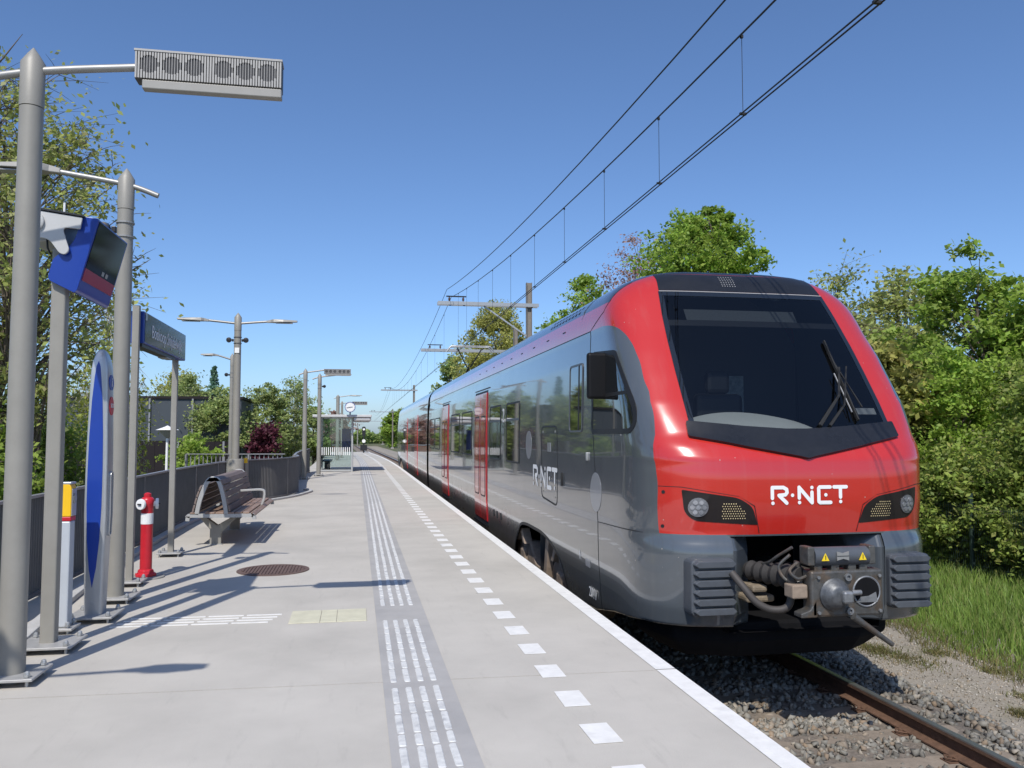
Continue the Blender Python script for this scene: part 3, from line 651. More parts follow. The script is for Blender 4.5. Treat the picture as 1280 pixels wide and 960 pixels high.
def build_car(cab, T=None):
    """cab: fully detailed front; the rear car is the same body turned round"""
    def put(o):
        if T is not None: o.location = T[0]; o.rotation_euler = (0, 0, T[1])
        return o
    body = put(link('car_body', SHELL, train)); put(link('cab_lining', LINER, train))
    fr = rounded  # short name
    # nose glass
    put(patch('windscreen', [inset(WS, .012)], lambda u, v, o: front(u, v, o), .004, M['glasst'], train, .06, 0))
    put(patch('windscreen_border', ring(WS, inset(WS, .05)), lambda u, v, o: front(u, v, o), .007, M['glassd'], train, .1, .012))
    mk = put(patch('nose_mask', [fr([(-1.02, 1.715), (-1.03, 1.575), (0, 1.385), (1.03, 1.575), (1.02, 1.715), (.5, 1.665), (0, 1.635), (-.5, 1.665)], .015, 2)], lambda u, v, o: front(u, v, o), .03, M['mask'], train, .08, .04))
    tp = put(patch('roof_panel', [fr([(-.90, 3.075), (.90, 3.075), (.86, 3.28), (.80, 3.335), (-.80, 3.335), (-.86, 3.28)], .01, 2)], lambda u, v, o: front(u, v, o), .006, M['mask'], train, .03, .012))
    put(patch('white_strip', [[(-.90, 3.058), (.90, 3.058), (.90, 3.066), (-.90, 3.066)]], lambda u, v, o: front(u, v, o), .010, M['dimwhite'], train, .06, .008))
    put(patch('header_bar', [[(-.955, 2.685), (.955, 2.685), (.945, 2.745), (-.945, 2.745)]], lambda u, v, o: front(u, v, o), -.008, M['black'], train, .06, .004))
    # destination display behind the glass
    put(patch('destination_display', [[(-.68, 2.78), (.52, 2.78), (.52, 2.90), (-.68, 2.90)]], lambda u, v, o: front(u, v, o), -.05, mats_dim, train, .1, .01))
    db = MB()
    for i in range(6):
        for j in range(6):
            x, z = -.20 + i * .028, 3.135 + j * .022; p = front(x, z, .009); q = front(x + .009, z, .009); r_ = front(x + .009, z + .009, .009); s_ = front(x, z + .009, .009); db.poly([p, q, r_, s_], [(0, 1, 2, 3)])
    put(db.build('sensor_dots', M['dimwhite'], train))
    # headlights: recessed housing, round lamp, diode field, cover
    for s in (-1, 1):
        HL = [(s * u, v) for u, v in fr([(1.135, 1.125), (1.115, .93), (1.035, .856), (.485, .82), (.535, .975), (.66, 1.055)], [.015, .06, .09, .012, .05, .06], 4)]
        hl = put(patch('headlight', [HL], lambda u, v, o: front(u, v, o), .004, M['hlback'], train, .08, .02))
        lc = (s * 1.005, .975); P = patch('lamp', [circle(lc[0], lc[1], .082, 24)], lambda u, v, o: front(u, v, o), .012, M['lens'], hl, .2, .012)
        for k in range(7):
            a = k * 2 * math.pi / 6; q = (lc[0], lc[1]) if k == 6 else (lc[0] + .048 * math.cos(a), lc[1] + .048 * math.sin(a))
            patch('reflector', [circle(q[0], q[1], .019, 10)], lambda u, v, o: front(u, v, o), .018, M['petal'], hl, .2, .006)
        ab = MB()
        for i in range(10):
            for j in range(7):
                u = .60 + i * .021 + (j % 2) * .010; v = .875 + j * .021
                if v > 1.05 - (.86 - u) * .33 * 1.3 + .0 and u < .64: continue
                if v > 1.01 + (u - .72) * .25: continue
                pts = [front(s * (u + a), v + c, .0075) for a, c in ((0, 0), (.008, 0), (.008, .008), (0, .008))]; ab.poly(pts, [(0, 1, 2, 3)])
        ab.build('diode_field', M['amber'], hl)
        put(patch('panel_gap', [[(s * u, v) for u, v in q] for q in ([(1.295, 1.153), (1.135, 1.150), (1.135, 1.145), (1.295, 1.148)], [(1.135, 1.150), (.66, 1.070), (.655, 1.0745 - .008), (1.135, 1.145)], [(.66, 1.070), (.515, .985), (.522, .982), (.655, 1.0665)], [(.515, .985), (.462, .745), (.469, .745), (.522, .982)])], lambda u, v, o: front(u, v, o), .0025, M['seal'], train, .05, 0))
        for zz in (1.10, .80): put(patch('screw_cap', [circle(s * 1.262, zz, .012, 10, .016)], lambda u, v, o: front(u, v, o), .003, M['seal'], train, .2, 0))
    logo_o = put(logo('nose_logo', .172, .152, -.355, .997, lambda u, v, o: front(u, v, o), .003, M['logo'], train))
    # bumper blocks and anticlimbers either side of the coupler pocket
    for s in (-1, 1):
        b = MB(); zt, zb = .725, -.06
        plan_t = [(.695, .07), (1.12, .22), (1.20, .45), (1.06, 1.2), (.46, 1.2), (.46, .30)]
        plan_b = [(.70, -.02), (1.12, .12), (1.20, .45), (1.06, 1.2), (.48, 1.2), (.48, .22)]
        lev = [(zt, plan_t), (.60, [(.695, .018), (1.12, .16)] + plan_b[2:]), (.05, [(.70, .02), (1.11, .16)] + plan_b[2:]), (zb, [(.74, .07), (1.08, .21)] + plan_b[2:])]
        n = 6; P = [(s * x, y, z) for z, pl in lev for x, y in pl]
        b.poly(P, [(j * n + i, j * n + (i + 1) % n, (j + 1) * n + (i + 1) % n, (j + 1) * n + i) for j in range(3) for i in range(n)] + [tuple(range(n)), tuple(range(3 * n, 4 * n))])
        blk = put(b.build('bumper_block', M['tgrey'], train, bevel=.03, seg=3))
        b = MB(); b.prism(rounded([(.73, .07), (1.13, .07), (1.13, .545), (.73, .545)], .05, 4), -.045, .16)
        if s < 0: b.v = [(-x, y, z) for x, y, z in b.v]
        base = b.build('anticlimber', M['tclimb'], blk, bevel=.015)
        for k in range(6):
            z = .105 + k * .079
            q = [(.735, z), (.765, z - .028), (1.08, z - .028), (1.115, z), (1.115, z + .012), (1.08, z + .038), (.765, z + .038), (.735, z + .012)]
            b = MB(); n = 8; P = [(s * (u), -.045, v) for u, v in q] + [(s * (u * .96 + .037), -.09, z + .006 + (v - z - .006) * .80) for u, v in q]
            b.poly(P, [tuple(range(n, 2 * n))] + [(i, (i + 1) % n, n + (i + 1) % n, n + i) for i in range(n)]); b.build('ridge', M['tclimb'], blk, bevel=.004)
    # coupler pocket (closed dark box) and snow plough
    b = MB(); b.poly([(x, y, z) for y in (.12, 1.4) for x, z in ((-.72, -.12), (.72, -.12), (.72, .745), (-.72, .745))], [(4, 5, 6, 7), (0, 4, 7, 3), (1, 2, 6, 5), (2, 3, 7, 6), (0, 1, 5, 4)])
    put(b.build('coupler_pocket', M['tblack'], train))
    b = MB(); pl = [(-1.28, .95), (-1.12, .42), (-.6, .22), (.6, .22), (1.0, .42), (1.12, .95)]
    pb = [(-1.05, .95), (-.98, .50), (-.55, .33), (.55, .33), (.78, .50), (.88, .95)]; n = 6
    b.poly([(x, y, -.05) for x, y in pl] + [(x, y, -.22) for x, y in pl] + [(x, y, -.385) for x, y in pb], [(i, i + 1, n + i + 1, n + i) for i in range(n - 1)] + [(n + i, n + i + 1, 2 * n + i + 1, 2 * n + i) for i in range(n - 1)] + [tuple(range(n)), tuple(range(2 * n, 3 * n))])
    put(b.build('snow_plough', M['tblack'], train, bevel=.03))
    # platform-side seams, windows, doors
    S = lambda u, v, o: side(u, v, o)
    put(patch('nose_seam', [[(1.66, -.25), (1.675, -.25), (1.675, .70), (1.66, .70)], [(1.66, .70), (1.675, .70), (2.05, 2.73), (2.035, 2.73)], [(2.045, 2.735), (2.06, 2.735), (1.915, 2.785), (1.90, 2.78)], [(1.90, 2.78), (1.915, 2.785), (1.61, 2.892), (1.60, 2.885)], [(1.60, 2.885), (1.61, 2.892), (1.545, 2.99), (1.53, 2.99)], [(1.53, 2.99), (1.545, 2.99), (1.545, 3.2), (1.53, 3.2)]], S, .002, M['seal'], train, .06, 0))
    put(patch('skirt_seam', [[(.31, .728), (.31, .738), (1.66, .703), (1.66, .695)]], S, .002, M['seal'], train, .06, 0))
    put(patch('roof_seam', [[(2.04, 2.73), (CARL - .1, 2.73), (CARL - .1, 2.74), (2.04, 2.74)]], S, .002, M['seal'], train, .5, 0))
    put(patch('cab_side_window', [inset(CABW, .01)], S, .003, M['glassd'], train, .06, 0))
    put(patch('cab_window_frame', ring(inset(CABW, -.02), inset(CABW, .03)), S, .006, M['seal'], train, .08, .01))
    put(patch('cab_window_bar', [[(.80, 2.02), (1.84, 2.02), (1.84, 1.985), (.77, 1.985)]], S, .005, M['seal'], train, .08, 0))
    # door to the cab: narrow window with frame
    q = rounded([(2.25, 1.63), (2.83, 1.63), (2.83, 2.41), (2.25, 2.41)], .07, 4)
    cw = put(patch('cab_door_window', [q], S, .004, M['glassd'], train, .3, .01)); patch('frame', ring(q, inset(q, .022)), S, .010, M['tclimb'], cw, .3, .012)
    patch('post', [[(2.40, 1.64), (2.43, 1.64), (2.43, 2.40), (2.40, 2.40)]], S, .009, M['seal'], cw, .5, .005)
    q = rounded([(3.44, .70), (4.36, .76), (4.36, 1.72), (3.44, 1.72)], .13, 5)
    ht = put(patch('service_hatch', ring(q, inset(q, .022)), S, .003, M['seal'], train, .3, 0)); patch('hatch_plate', [[(3.80, 1.38), (3.98, 1.38), (3.98, 1.50), (3.80, 1.50)]], S, .004, M['dot'], ht, .5, .004)
    for u, v in ((3.55, .82), (4.25, .86), (3.55, 1.64), (4.25, 1.64)): patch('lock', [circle(u, v, .018, 10)], S, .004, M['alu'], ht, .5, .003)
    put(patch('silver_dot', [circle(5.2, 1.455, .205, 28)], S, .003, M['dot'], train, .3, .002)); put(patch('silver_dot', [circle(1.735, 1.0, .205, 28)], S, .003, M['dot'], train, .05, .002))
    put(logo('side_logo', .34, .27, 4.86, .90, S, .004, M['logo'], train, -1))
    for u in (3.15, 3.18): put(patch('handhold', [rounded([(u, .98), (u + .02, .98), (u + .02, 1.14), (u, 1.14)], .008, 2)], S, .02, M['seal'], train, .3, .02))
    hd = put(patch('cab_door_handle', [rounded([(2.03, 1.32), (2.055, 1.32), (2.055, 1.41), (2.03, 1.41)], .01, 3)], S, .02, M['galv'], train, .3, .02))
    # windows: sealed pane with a tilting top light
    for a, c, lo, hi in ((5.92, 7.08, 1.15, 2.13), (7.64, 8.84, 1.15, 2.13), (11.35, 13.05, 1.15, 2.13), (13.6, 15.4, 1.15, 2.13), (18.5, 20.0, 1.15, 2.13), (20.3, 21.9, 1.15, 2.13)):
        q = rounded([(a, lo), (c, lo), (c, hi), (a, hi)], .08, 4)
        w = put(patch('window', [q], S, .003, M['glassd'], train, .6, .01)); patch('window_frame', ring(q, inset(q, .03)), S, .008, M['seal'], w, .6, .012)
        patch('top_light_bar', [[(a + .02, hi - .30), (c - .02, hi - .30), (c - .02, hi - .265), (a + .02, hi - .265)]], S, .007, M['tclimb'], w, .6, .006)
    for nm, zz, sz in (('2', 1.92, .34),):
        Mx = Matrix(((0, 0, -1, 0), (1, 0, 0, 0), (0, 1, 0, 0), (0, 0, 0, 1)))   # text plane facing -x, reading along the train
        Mx = Matrix.Translation((-(Wd(zz) + .006), 7.36, zz)) @ Matrix.Rotation(-math.pi / 2, 4, 'Z') @ Matrix.Rotation(math.pi / 2, 4, 'X')
        put(text_mesh('class_number', nm, sz, M['logo'], train, Mx))
    for k in range(3): put(patch('pictogram', [rounded([(7.30, 1.62 - k * .14), (7.42, 1.62 - k * .14), (7.42, 1.72 - k * .14), (7.30, 1.72 - k * .14)], .02, 2)], S, .004, M['dot'], train, .5, 0))
    for a, c in ((9.20, 10.80), (16.08, 17.70)):
        fr_ = [(a - .05, -.10), (c + .05, -.10), (c + .05, 2.47), (a - .05, 2.47)]
        put(patch('door_frame', [fr_], S, .003, M['seal'], train, .4, .01))
        md_ = (a + c) / 2
        for u0, u1 in ((a, md_ - .012), (md_ + .012, c)):
            lf = put(patch('door', [[(u0, -.06), (u1, -.06), (u1, 2.42), (u0, 2.42)]], S, .018, M['tred'], train, .4, .02))
            g_ = rounded([(u0 + .12, .42), (u1 - .12, .42), (u1 - .12, 1.95), (u0 + .12, 1.95)], .08, 4)
            patch('door_glass', [g_], S, .021, M['redglass'], lf, .4, .004); patch('glass_seal', ring(inset(g_, -.025), g_), S, .024, M['seal'], lf, .4, .006)
        put(patch('door_gutter', [[(a - .25, 2.50), (c + .1, 2.50), (c + .1, 2.515), (a - .25, 2.515)]], S, .012, M['seal'], train, .4, .012))
        put(MB().box(-1.455, -1.38, a - .02, c + .02, -.17, -.13).build('door_step', M['tblack'], train))
    for u in (7.6, 8.0, 8.35): put(patch('socket_cover', [rounded([(u, .12), (u + .1, .12), (u + .1, .24), (u, .24)], .02, 2)], S, .012, M['seal'], train, .5, .012))
    Mx = Matrix.Translation((-(Wd(-.09) + .012), 1.93, -.09)) @ Matrix.Rotation(-math.pi / 2, 4, 'Z') @ Matrix.Rotation(math.pi / 2, 4, 'X')
    put(text_mesh('unit_number', '2011', .15, M['logo'], train, Mx))
    put(patch('data_plate', [[(2.0, .17), (2.18, .17), (2.18, .25), (2.0, .25)]], S, .004, M['dot'], train, .3, .002))
    tri = [[(2.36, .21), (2.40, .32), (2.44, .21), (2.425, .21), (2.40, .28), (2.375, .21)]]
    put(patch('lifting_mark', tri, S, .004, M['logo'], train, .3, 0))
    # far side: plain windows and doors
    for a, c in ((5.9, 8.8), (11.35, 15.4), (18.5, 21.9)): put(patch('window', [rounded([(a, 1.15), (c, 1.15), (c, 2.13), (a, 2.13)], .08, 3)], sideR, .003, M['glassd'], train, .6, .01))
    for a, c in ((9.2, 10.8), (16.08, 17.7)): put(patch('door', [[(a, -.06), (c, -.06), (c, 2.42), (a, 2.42)]], sideR, .012, M['tred'], train, .6, .02))
    put(patch('cab_side_window', [CABW], sideR, .004, M['glassd'], train, .06, .01))
    # bogie behind the cut-out
    ar = BOG[1:-1]
    put(patch('skirt_lip', ring(inset(BOG, -.012), inset(BOG, .03)), S, .002, M['seal'], train, .5, 0))
    b = MB(); b.box(-1.38, 1.38, 2.6, 7.1, .33, .37); b.box(-.62, .62, 2.6, 7.1, -.55, .3); put(b.build('underframe', M['tblack'], train))
    for sx in (-1, 1):
        for dy in (3.75, 6.15):
            put(MB().lathe((sx * .76, dy, -.31), [(.05, -.10), (.42, -.07), (.42, .04), (.45, .055), (.45, .07), (.05, .09)] if sx < 0 else [(.05, -.09), (.45, -.07), (.45, -.055), (.42, -.04), (.42, .07), (.05, .10)], 32, 'X').build('wheel', M['bogie'], train, smooth=True))
        b = MB(); b.prism(rounded([(3.15, -.36), (3.15, -.08), (4.1, -.02), (4.5, -.30), (5.4, -.30), (5.8, -.02), (6.75, -.08), (6.75, -.36), (6.1, -.5), (5.4, -.52), (4.5, -.52), (3.8, -.5)], .08, 3), sx * 1.10, sx * 1.30, 'YZ'); put(b.build('bogie_frame', M['bogie'], train, bevel=.02))
        for dy in (3.75, 6.15):
            put(MB().box(min(sx * .98, sx * 1.35), max(sx * .98, sx * 1.35), dy - .17, dy + .17, -.48, -.16).build('axle_box', M['bogie'], train, bevel=.04))
            put(MB().prism([(dy - .34, -.06), (dy - .12, .16), (dy + .12, .16), (dy + .34, -.06), (dy + .2, -.06), (dy + .08, .07), (dy - .08, .07), (dy - .2, -.06)], sx * 1.25, sx * 1.385, 'YZ').build('axle_bracket', M['bogie'], train, bevel=.012))
        put(MB().beam((sx * 1.34, 4.25, .28), (sx * 1.34, 4.45, -.45), .09, .16).build('damper', M['bogie'], train, bevel=.01))
        put(MB().cyl((sx * 1.05, 4.95, -.30), (sx * 1.05, 4.95, .26), .27, n=20).build('air_spring', M['rubber'], train, smooth=True))
    # underfloor between the bogies and the car ends
    put(MB().box(-1.25, 1.25, 7.2, CARL - 3.4, -.52, -.28).build('equipment_box', M['tblack'], train, bevel=.03))
    put(MB().prism([(-1.38, -.28), (-1.42, 2.65), (-1.1, 3.1), (-.5, 3.32), (.5, 3.32), (1.1, 3.1), (1.42, 2.65), (1.38, -.28)], CARL - .02, CARL + .02).build('car_end', M['tblack'], train))
    # roof gear
    for a, c, w, h in ((8.6, 13.6, .60, .07), (14.4, 19.6, .58, .07)):
        put(MB().prism([(-w - .12, ZT - .06), (-w, ZT + h - .06), (-w + .1, ZT + h), (w - .1, ZT + h), (w, ZT + h - .06), (w + .12, ZT - .06)], a, c).build('roof_equipment', M['tblack'] if a > 5 else M['tclimb'], train, bevel=.03))
    for k in range(10): put(patch('roof_vent', [[(2.75 + k * .16, 3.03), (2.83 + k * .16, 3.03), (2.83 + k * .16, 3.12), (2.75 + k * .16, 3.12)]], S, .003, M['seal'], train, .5, 0))
    for k in range(9): put(patch('roof_slot', [[(3.2 + k * .9, 2.86), (3.34 + k * .9, 2.86), (3.34 + k * .9, 2.875), (3.2 + k * .9, 2.875)]], S, .003, M['seal'], train, .5, 0))
    # mirror camera pod
    b = MB(); b.prism(rounded([(-1.56, 1.965), (-1.50, 1.965), (-1.50, 2.455), (-1.56, 2.455)], .02, 3), 1.30, 1.70); b = MB().box(-1.615, -1.375, 1.40, 1.48, 1.965, 2.44)
    mr = put(b.build('mirror', M['matblack'], train, bevel=.03, seg=3)); MB().box(-1.40, -1.34, 1.42, 1.50, 2.10, 2.14).build('arm', M['black'], mr); MB().box(-1.40, -1.34, 1.42, 1.50, 2.26, 2.30).build('arm', M['black'], mr)
    # wipers, parked upright
    wp = MB(); P1 = Vector(front(.24, 1.66, .04)); P2 = Vector(front(.54, 1.93, .07)); P3 = Vector(front(.68, 2.22, .06)); P4 = Vector(front(.34, 1.66, .04)); P5 = Vector(front(.555, 1.84, .07))
    wp.tube([P1, P1.lerp(P2, .6), P2, P3], [.020, .017, .013, .010], 6); wp.tube([P4, P4.lerp(P5, .6), P5, Vector(front(.76, 2.23, .06))], [.016, .014, .010, .008], 6)
    w_ = put(wp.build('wiper', M['rubber'], train, smooth=True))
    bl = MB(); a = Vector(front(.665, 2.52, .028)); c = Vector(front(.66, 1.72, .028)); bl.beam(a, c, .014, .030, (0, 1, 0)); bl.beam(a + Vector((.02, -.035, -.12)), c + Vector((.02, -.035, .12)), .010, .012, (0, 1, 0)); bl.build('wiper_blade', M['rubber'], w_)
    bl = MB(); bl.beam(Vector(front(.60, 2.16, .055)), Vector(front(.61, 1.78, .055)), .008, .010, (0, 1, 0)); bl.build('wiper_link_glint', M['dimwhite'], w_)  # pale strip paints the highlight along the wiper link
    put(patch('sticker', [[(.72, 1.80), (.92, 1.80), (.92, 1.86), (.72, 1.86)]], lambda u, v, o: front(u, v, o), -.012, M['dimwhite'], train, .2, .002))
    # cab inside
    put(MB().prism([(-1.34, .6), (1.34, .6), (1.34, 2.66), (1.15, 3.0), (.7, 3.25), (-.7, 3.25), (-1.15, 3.0), (-1.34, 2.66)], 2.58, 2.62).build('cab_rear_wall', M['liner'], train))
    pts = []; n = 16
    top = [(-.98 + 1.30 * k / n, .62 + .18 * math.sin(math.pi * k / n), 1.70 + .12 * math.sin(math.pi * min(1, k / n * 1.0)) ** .8 - .0 * k) for k in range(n + 1)]
    b = MB(); P = [(x, .40 + .05, 1.66) for x, y, z in top] + top + [(x, y + .5, z - .05) for x, y, z in top]
    b.poly(P, [(j * (n + 1) + i, j * (n + 1) + i + 1, (j + 1) * (n + 1) + i + 1, (j + 1) * (n + 1) + i) for j in range(2) for i in range(n)]); put(b.build('dashboard', M['dash'], train, smooth=True))
    put(MB().box(-1.3, 1.3, .45, 1.6, 1.50, 1.60).build('desk', M['liner'], train))
    put(MB().box(.30, .62, 2.50, 2.57, 1.62, 2.30).build('cab_door_pane', M['cabpane'], train))
    st = put(MB().box(-.30, .26, 1.75, 1.90, 1.1, 2.05).build('driver_seat', M['black'], train, bevel=.06)); MB().box(-.16, .12, 1.78, 1.9, 2.05, 2.3).build('headrest', M['black'], st, bevel=.05)
    # coupler
    cp = put(MB().box(-.33, .31, -.56, -.42, .14, .51).build('coupler_head', M['coupler'], train, bevel=.02))
    MB().lathe((-.13, -.56, .32), [(.130, .0), (.130, -.015), (.115, -.03), (.085, -.085), (.06, -.095)], 28, 'Y').build('coupler_cone', M['couplercone'], cp, smooth=True)
    MB().box(-.125, -.035, -.695, -.58, .265, .365).build('cone_block', M['couplerlight'], cp, bevel=.02)
    MB().tube([(.155 + .118 * math.cos(k * math.pi / 16), -.564, .335 + .118 * math.sin(k * math.pi / 16)) for k in range(33)], .008, 6).build('funnel_rim', M['couplerlight'], cp, smooth=True)
    MB().cyl((.155, -.563, .335), (.155, -.568, .335), .112, n=28).build('funnel_shade', M['tblack'], cp)  # flat black disc paints the shade inside the funnel opening
    MB().prism([(.06, .25), (.25, .25), (.235, .33), (.17, .30), (.10, .295)], -.571, -.566).build('funnel_shine', M['couplerlight'], cp)
    MB().cyl((.0, -.60, .335), (.08, -.60, .335), .022).build('hook', M['couplerlight'], cp)
    MB().prism([(-.42, .14), (-.42, .175), (-.34, .20), (-.28, .30), (-.28, .14)], -.56, -.44).build('horn', M['coupler'], cp, bevel=.008)
    for u, v in ((-.27, .46), (.27, .46), (-.27, .18), (.27, .18)): MB().cyl((u, -.565, v), (u, -.58, v), .014, n=8).build('bolt', M['couplerlight'], cp)
    for u, v in ((-.01, .455), (.0, .185)): MB().lathe((u, -.562, v), [(.030, 0), (.030, -.02), (.015, -.02), (.015, -.004)], 16, 'Y').build('valve', M['couplerlight'], cp)
    bx = MB().prism(rounded([(-.37, .585), (.23, .585), (.23, .72), (-.37, .72)], .03, 3), -.62, -.40)
    bx = MB(); bx.tube([(-.29, -.50, .615), (.19, -.50, .615)], .078, 20); cb = put(bx.build('electric_coupler', M['tclimb'], train, smooth=True))
    for s_ in (-.29, .19): MB().box(min(s_, s_ + (.06 if s_ > 0 else -.06)), max(s_, s_ + (.06 if s_ > 0 else -.06)), -.56, -.42, .55, .70).build('end_bracket', M['coupler'], cb, bevel=.01)
    for u in (-.25, -.10, .05, .15): MB().box(u - .035, u + .035, -.54, -.46, .50, .56).build('mount', M['coupler'], cb, bevel=.006)
    for u in (-.215, .115):
        MB().prism([(u - .032, .592), (u + .032, .592), (u, .652)], -.590, -.583).build('warning_triangle', M['warn'], cb); MB().box(u - .003, u + .003, -.592, -.5895, .602, .635).build('warning_mark', M['black'], cb)
    MB().prism([(-.115, .592), (-.06, .606), (-.01, .592), (-.01, .664), (-.06, .65), (-.115, .664)], -.592, -.583).build('maker_emblem', M['alu'], cb); MB().box(-.115, -.01, -.594, -.592, .625, .630).build('emblem_bar', M['black'], cb)
    bw = MB(); path = []; rr = []
    for k in range(13): t = k / 12; path.append((-.34 - .22 * t, -.42 + .50 * t, .43 + .0 * t)); rr.append((.112 if k % 2 else .088) * (1 - .25 * t))
    cb2 = put(bw.tube(path, rr, 18).build('bellows', M['bellow'], train, smooth=True))
    put(MB().tube([(0, -.45, .33), (0, .9, .33)], .10, 14).build('draw_bar', M['coupler'], train, smooth=True))
    hs = MB()
    hs.tube([Vector(p) for p in smoothpath([(-.80, -.12, .44), (-.74, -.22, .33), (-.66, -.28, .22), (-.54, -.32, .165), (-.42, -.36, .20), (-.38, -.36, .38), (-.34, -.38, .56)], 5)], .032, 10)
    put(hs.build('air_hose', M['couplerhose'], train, smooth=True))
    for pts_ in ([(-.42, -.40, .62), (-.50, -.36, .52), (-.46, -.40, .42), (-.34, -.44, .40)], [(-.38, -.44, .56), (-.46, -.46, .50), (-.40, -.48, .44), (-.32, -.48, .46)], [(-.40, -.40, .68), (-.47, -.30, .60), (-.50, -.16, .52), (-.5, .1, .48)]):
        put(MB().tube([Vector(p) for p in smoothpath(pts_, 5)], .013, 8).build('cable', M['coupler'], train, smooth=True))
    put(MB().box(-.47, -.335, -.52, -.38, .285, .395).build('valve_box', M['bogie'], train, bevel=.012))
    put(MB().box(-.66, -.40, -.10, .1, .18, .24).build('pivot_bracket', M['cast'], train, bevel=.02)); put(MB().box(-.62, -.48, -.13, .1, .27, .33).build('pivot_bracket', M['cast'], train, bevel=.02))
    lv = MB(); lv.tube([(.01, -.60, .15), (.08, -.60, .10), (.34, -.62, -.085)], [.030, .026, .019], 10); put(lv.build('release_lever', M['coupler'], train, smooth=True))
    return body
mats_dim = mat('unlit display', (0.06, 0.065, 0.07), 0.5, 0, 0.3, 90)
M['cabpane'] = mat('cab door pane', (0.40, 0.47, 0.48), 0.25, 0, .4, 14)
M['bellow'] = mat('dusty rubber bellows', (0.030, 0.027, 0.025), .8, 0, .3, 12); M['couplercone'] = mat('coupler cone steel', (0.12, 0.125, 0.13), 0.48, 0.5, 0.35, 22, .1, 60); M['redglass'] = mat('red tinted door glass', (0.42, 0.014, 0.02), 0.06, 0, 0, spec=.5, coat=.6)
M['couplerhose'] = mat('grey hose', (0.05, 0.044, 0.04), 0.65)
M['cast'] = mat('cast bracket', (0.20, 0.16, 0.11), 0.7, 0, .3, 20)
SHELL, LINER = shell_mesh()
build_car(True)
before = set(bpy.data.objects)
TL = CARL * 2 + .75
build_car(True, ((0, TL, 0), math.pi))
bl = MB()
for k in range(7):
    y = CARL + .02 + k * .1; w = 1.22 if k % 2 else 1.32
    bl.prism([(-w, -.1), (-w, 2.6), (-w + .3, 3.1), (w - .3, 3.1), (w, 2.6), (w, -.1)], y, y + .1)
bl.build('gangway_bellows', M['rubber'], train)
# pantograph on the second car
pz = 4.735; pd = 22.35
pn = MB().box(-.55, .55, pd + .9, pd + 2.2, ZT + .06, ZT + .14).build('pantograph_frame', M['wire'], train, bevel=.01)
for a, c in (((-.0, pd + 1.9, ZT + .14), (0, pd + .35, ZT + .62)),): MB().tube([a, c], [.05, .035], 8).build('lower_arm', M['wire'], pn)
for s in (-1, 1):
    MB().tube([(s * .06, pd + .35, ZT + .62), (s * .42, pd + .1, pz - .10)], .022, 6).build('upper_arm', M['wire'], pn)
    MB().tube([Vector(p) for p in smoothpath([(-.55, pd + s * .18, pz - .02), (.55, pd + s * .18, pz - .02), (.72, pd + s * .18, pz - .06), (.82, pd + s * .18, pz - .20)], 6)], .024, 8).build('horn', M['galv'], pn)
    MB().tube([Vector(p) for p in smoothpath([(.55, pd + s * .18, pz - .02), (-.55, pd + s * .18, pz - .02), (-.72, pd + s * .18, pz - .06), (-.82, pd + s * .18, pz - .20)], 6)], .024, 8).build('horn', M['galv'], pn)
    MB().box(-.52, .52, pd + s * .18 - .02, pd + s * .18 + .02, pz - .02, pz).build('contact_strip', M['wire'], pn)
MB().beam((-.45, pd - .2, pz - .1), (-.45, pd + .2, pz - .1), .03, .03).build('crosshead', M['wire'], pn); MB().beam((.45, pd - .2, pz - .1), (.45, pd + .2, pz - .1), .03, .03).build('crosshead', M['wire'], pn)
for sx in (-.45, .45): MB().lathe((sx, pd + 1.0, ZT), [(.04, 0), (.07, .01), (.04, .03), (.07, .04), (.04, .07)], 10).build('insulator', M['rust'], pn)
# ================================================================== PLATFORM FURNITURE
BOLT = MB(); BOLT.cyl((0, 0, 0), (0, 0, .085), .011, n=8); BOLT.cyl((0, 0, .062), (0, 0, .078), .021, n=6); BOLT.lathe((0, 0, .078), [(.018, 0), (.016, .012), (.006, .02)], 8); BOLT = BOLT.mesh('bolt', M['galv'])
def base_plate(t, w=.19, d=.19, lift=.04):
    MB().box(-w, w, -d, d, lift, lift + .018).build('base_plate', M['plate'], t, bevel=.003, seg=1)
    for sx in (-1, 1):
        for sy in (-1, 1): link('bolt', BOLT, t, (sx * (w - .045), sy * (d - .045), 0))
    MB().cyl((0, 0, .0), (0, 0, lift), .07, n=12).build('grout', M['concrete_dark'], t)
def led_head(t, x0, x1, z, dz=.03):
    """flat street-lantern: stub, tapering body, gear lid and light window"""
    s = 1 if x1 > x0 else -1; L = abs(x1 - x0)
    b = MB(); sec = [(0, .035, .03), (.10, .05, .05), (.16, .09, .055), (L * .55, .11, .04), (L, .06, .018)]
    P = []
    for u, w, h in sec:
        zz = z + dz * u / L
        P += [(x0 + s * u, -w, zz - .02), (x0 + s * u, w, zz - .02), (x0 + s * u, w * .8, zz + h), (x0 + s * u, -w * .8, zz + h)]
    n = len(sec); b.poly(P, [(j * 4 + i, j * 4 + (i + 1) % 4, (j + 1) * 4 + (i + 1) % 4, (j + 1) * 4 + i) for j in range(n - 1) for i in range(4)] + [(0, 1, 2, 3), (n * 4 - 1, n * 4 - 2, n * 4 - 3, n * 4 - 4)])
    h = b.build('lantern', M['lantern'], t, bevel=.008)
    MB().box(min(x0 + s * .2, x0 + s * L * .85), max(x0 + s * .2, x0 + s * L * .85), -.065, .065, z - .03 + dz * .2, z - .012).build('light_window', M['dimwhite'], h)
    return h
M['lantern'] = mat('lantern grey', (0.29, 0.28, 0.255), 0.45, 0.1, .05, 6)
M['lamp_louvre'] = mat('louvre aluminium', (0.34, 0.33, 0.31), 0.45, .2, .06, 30)
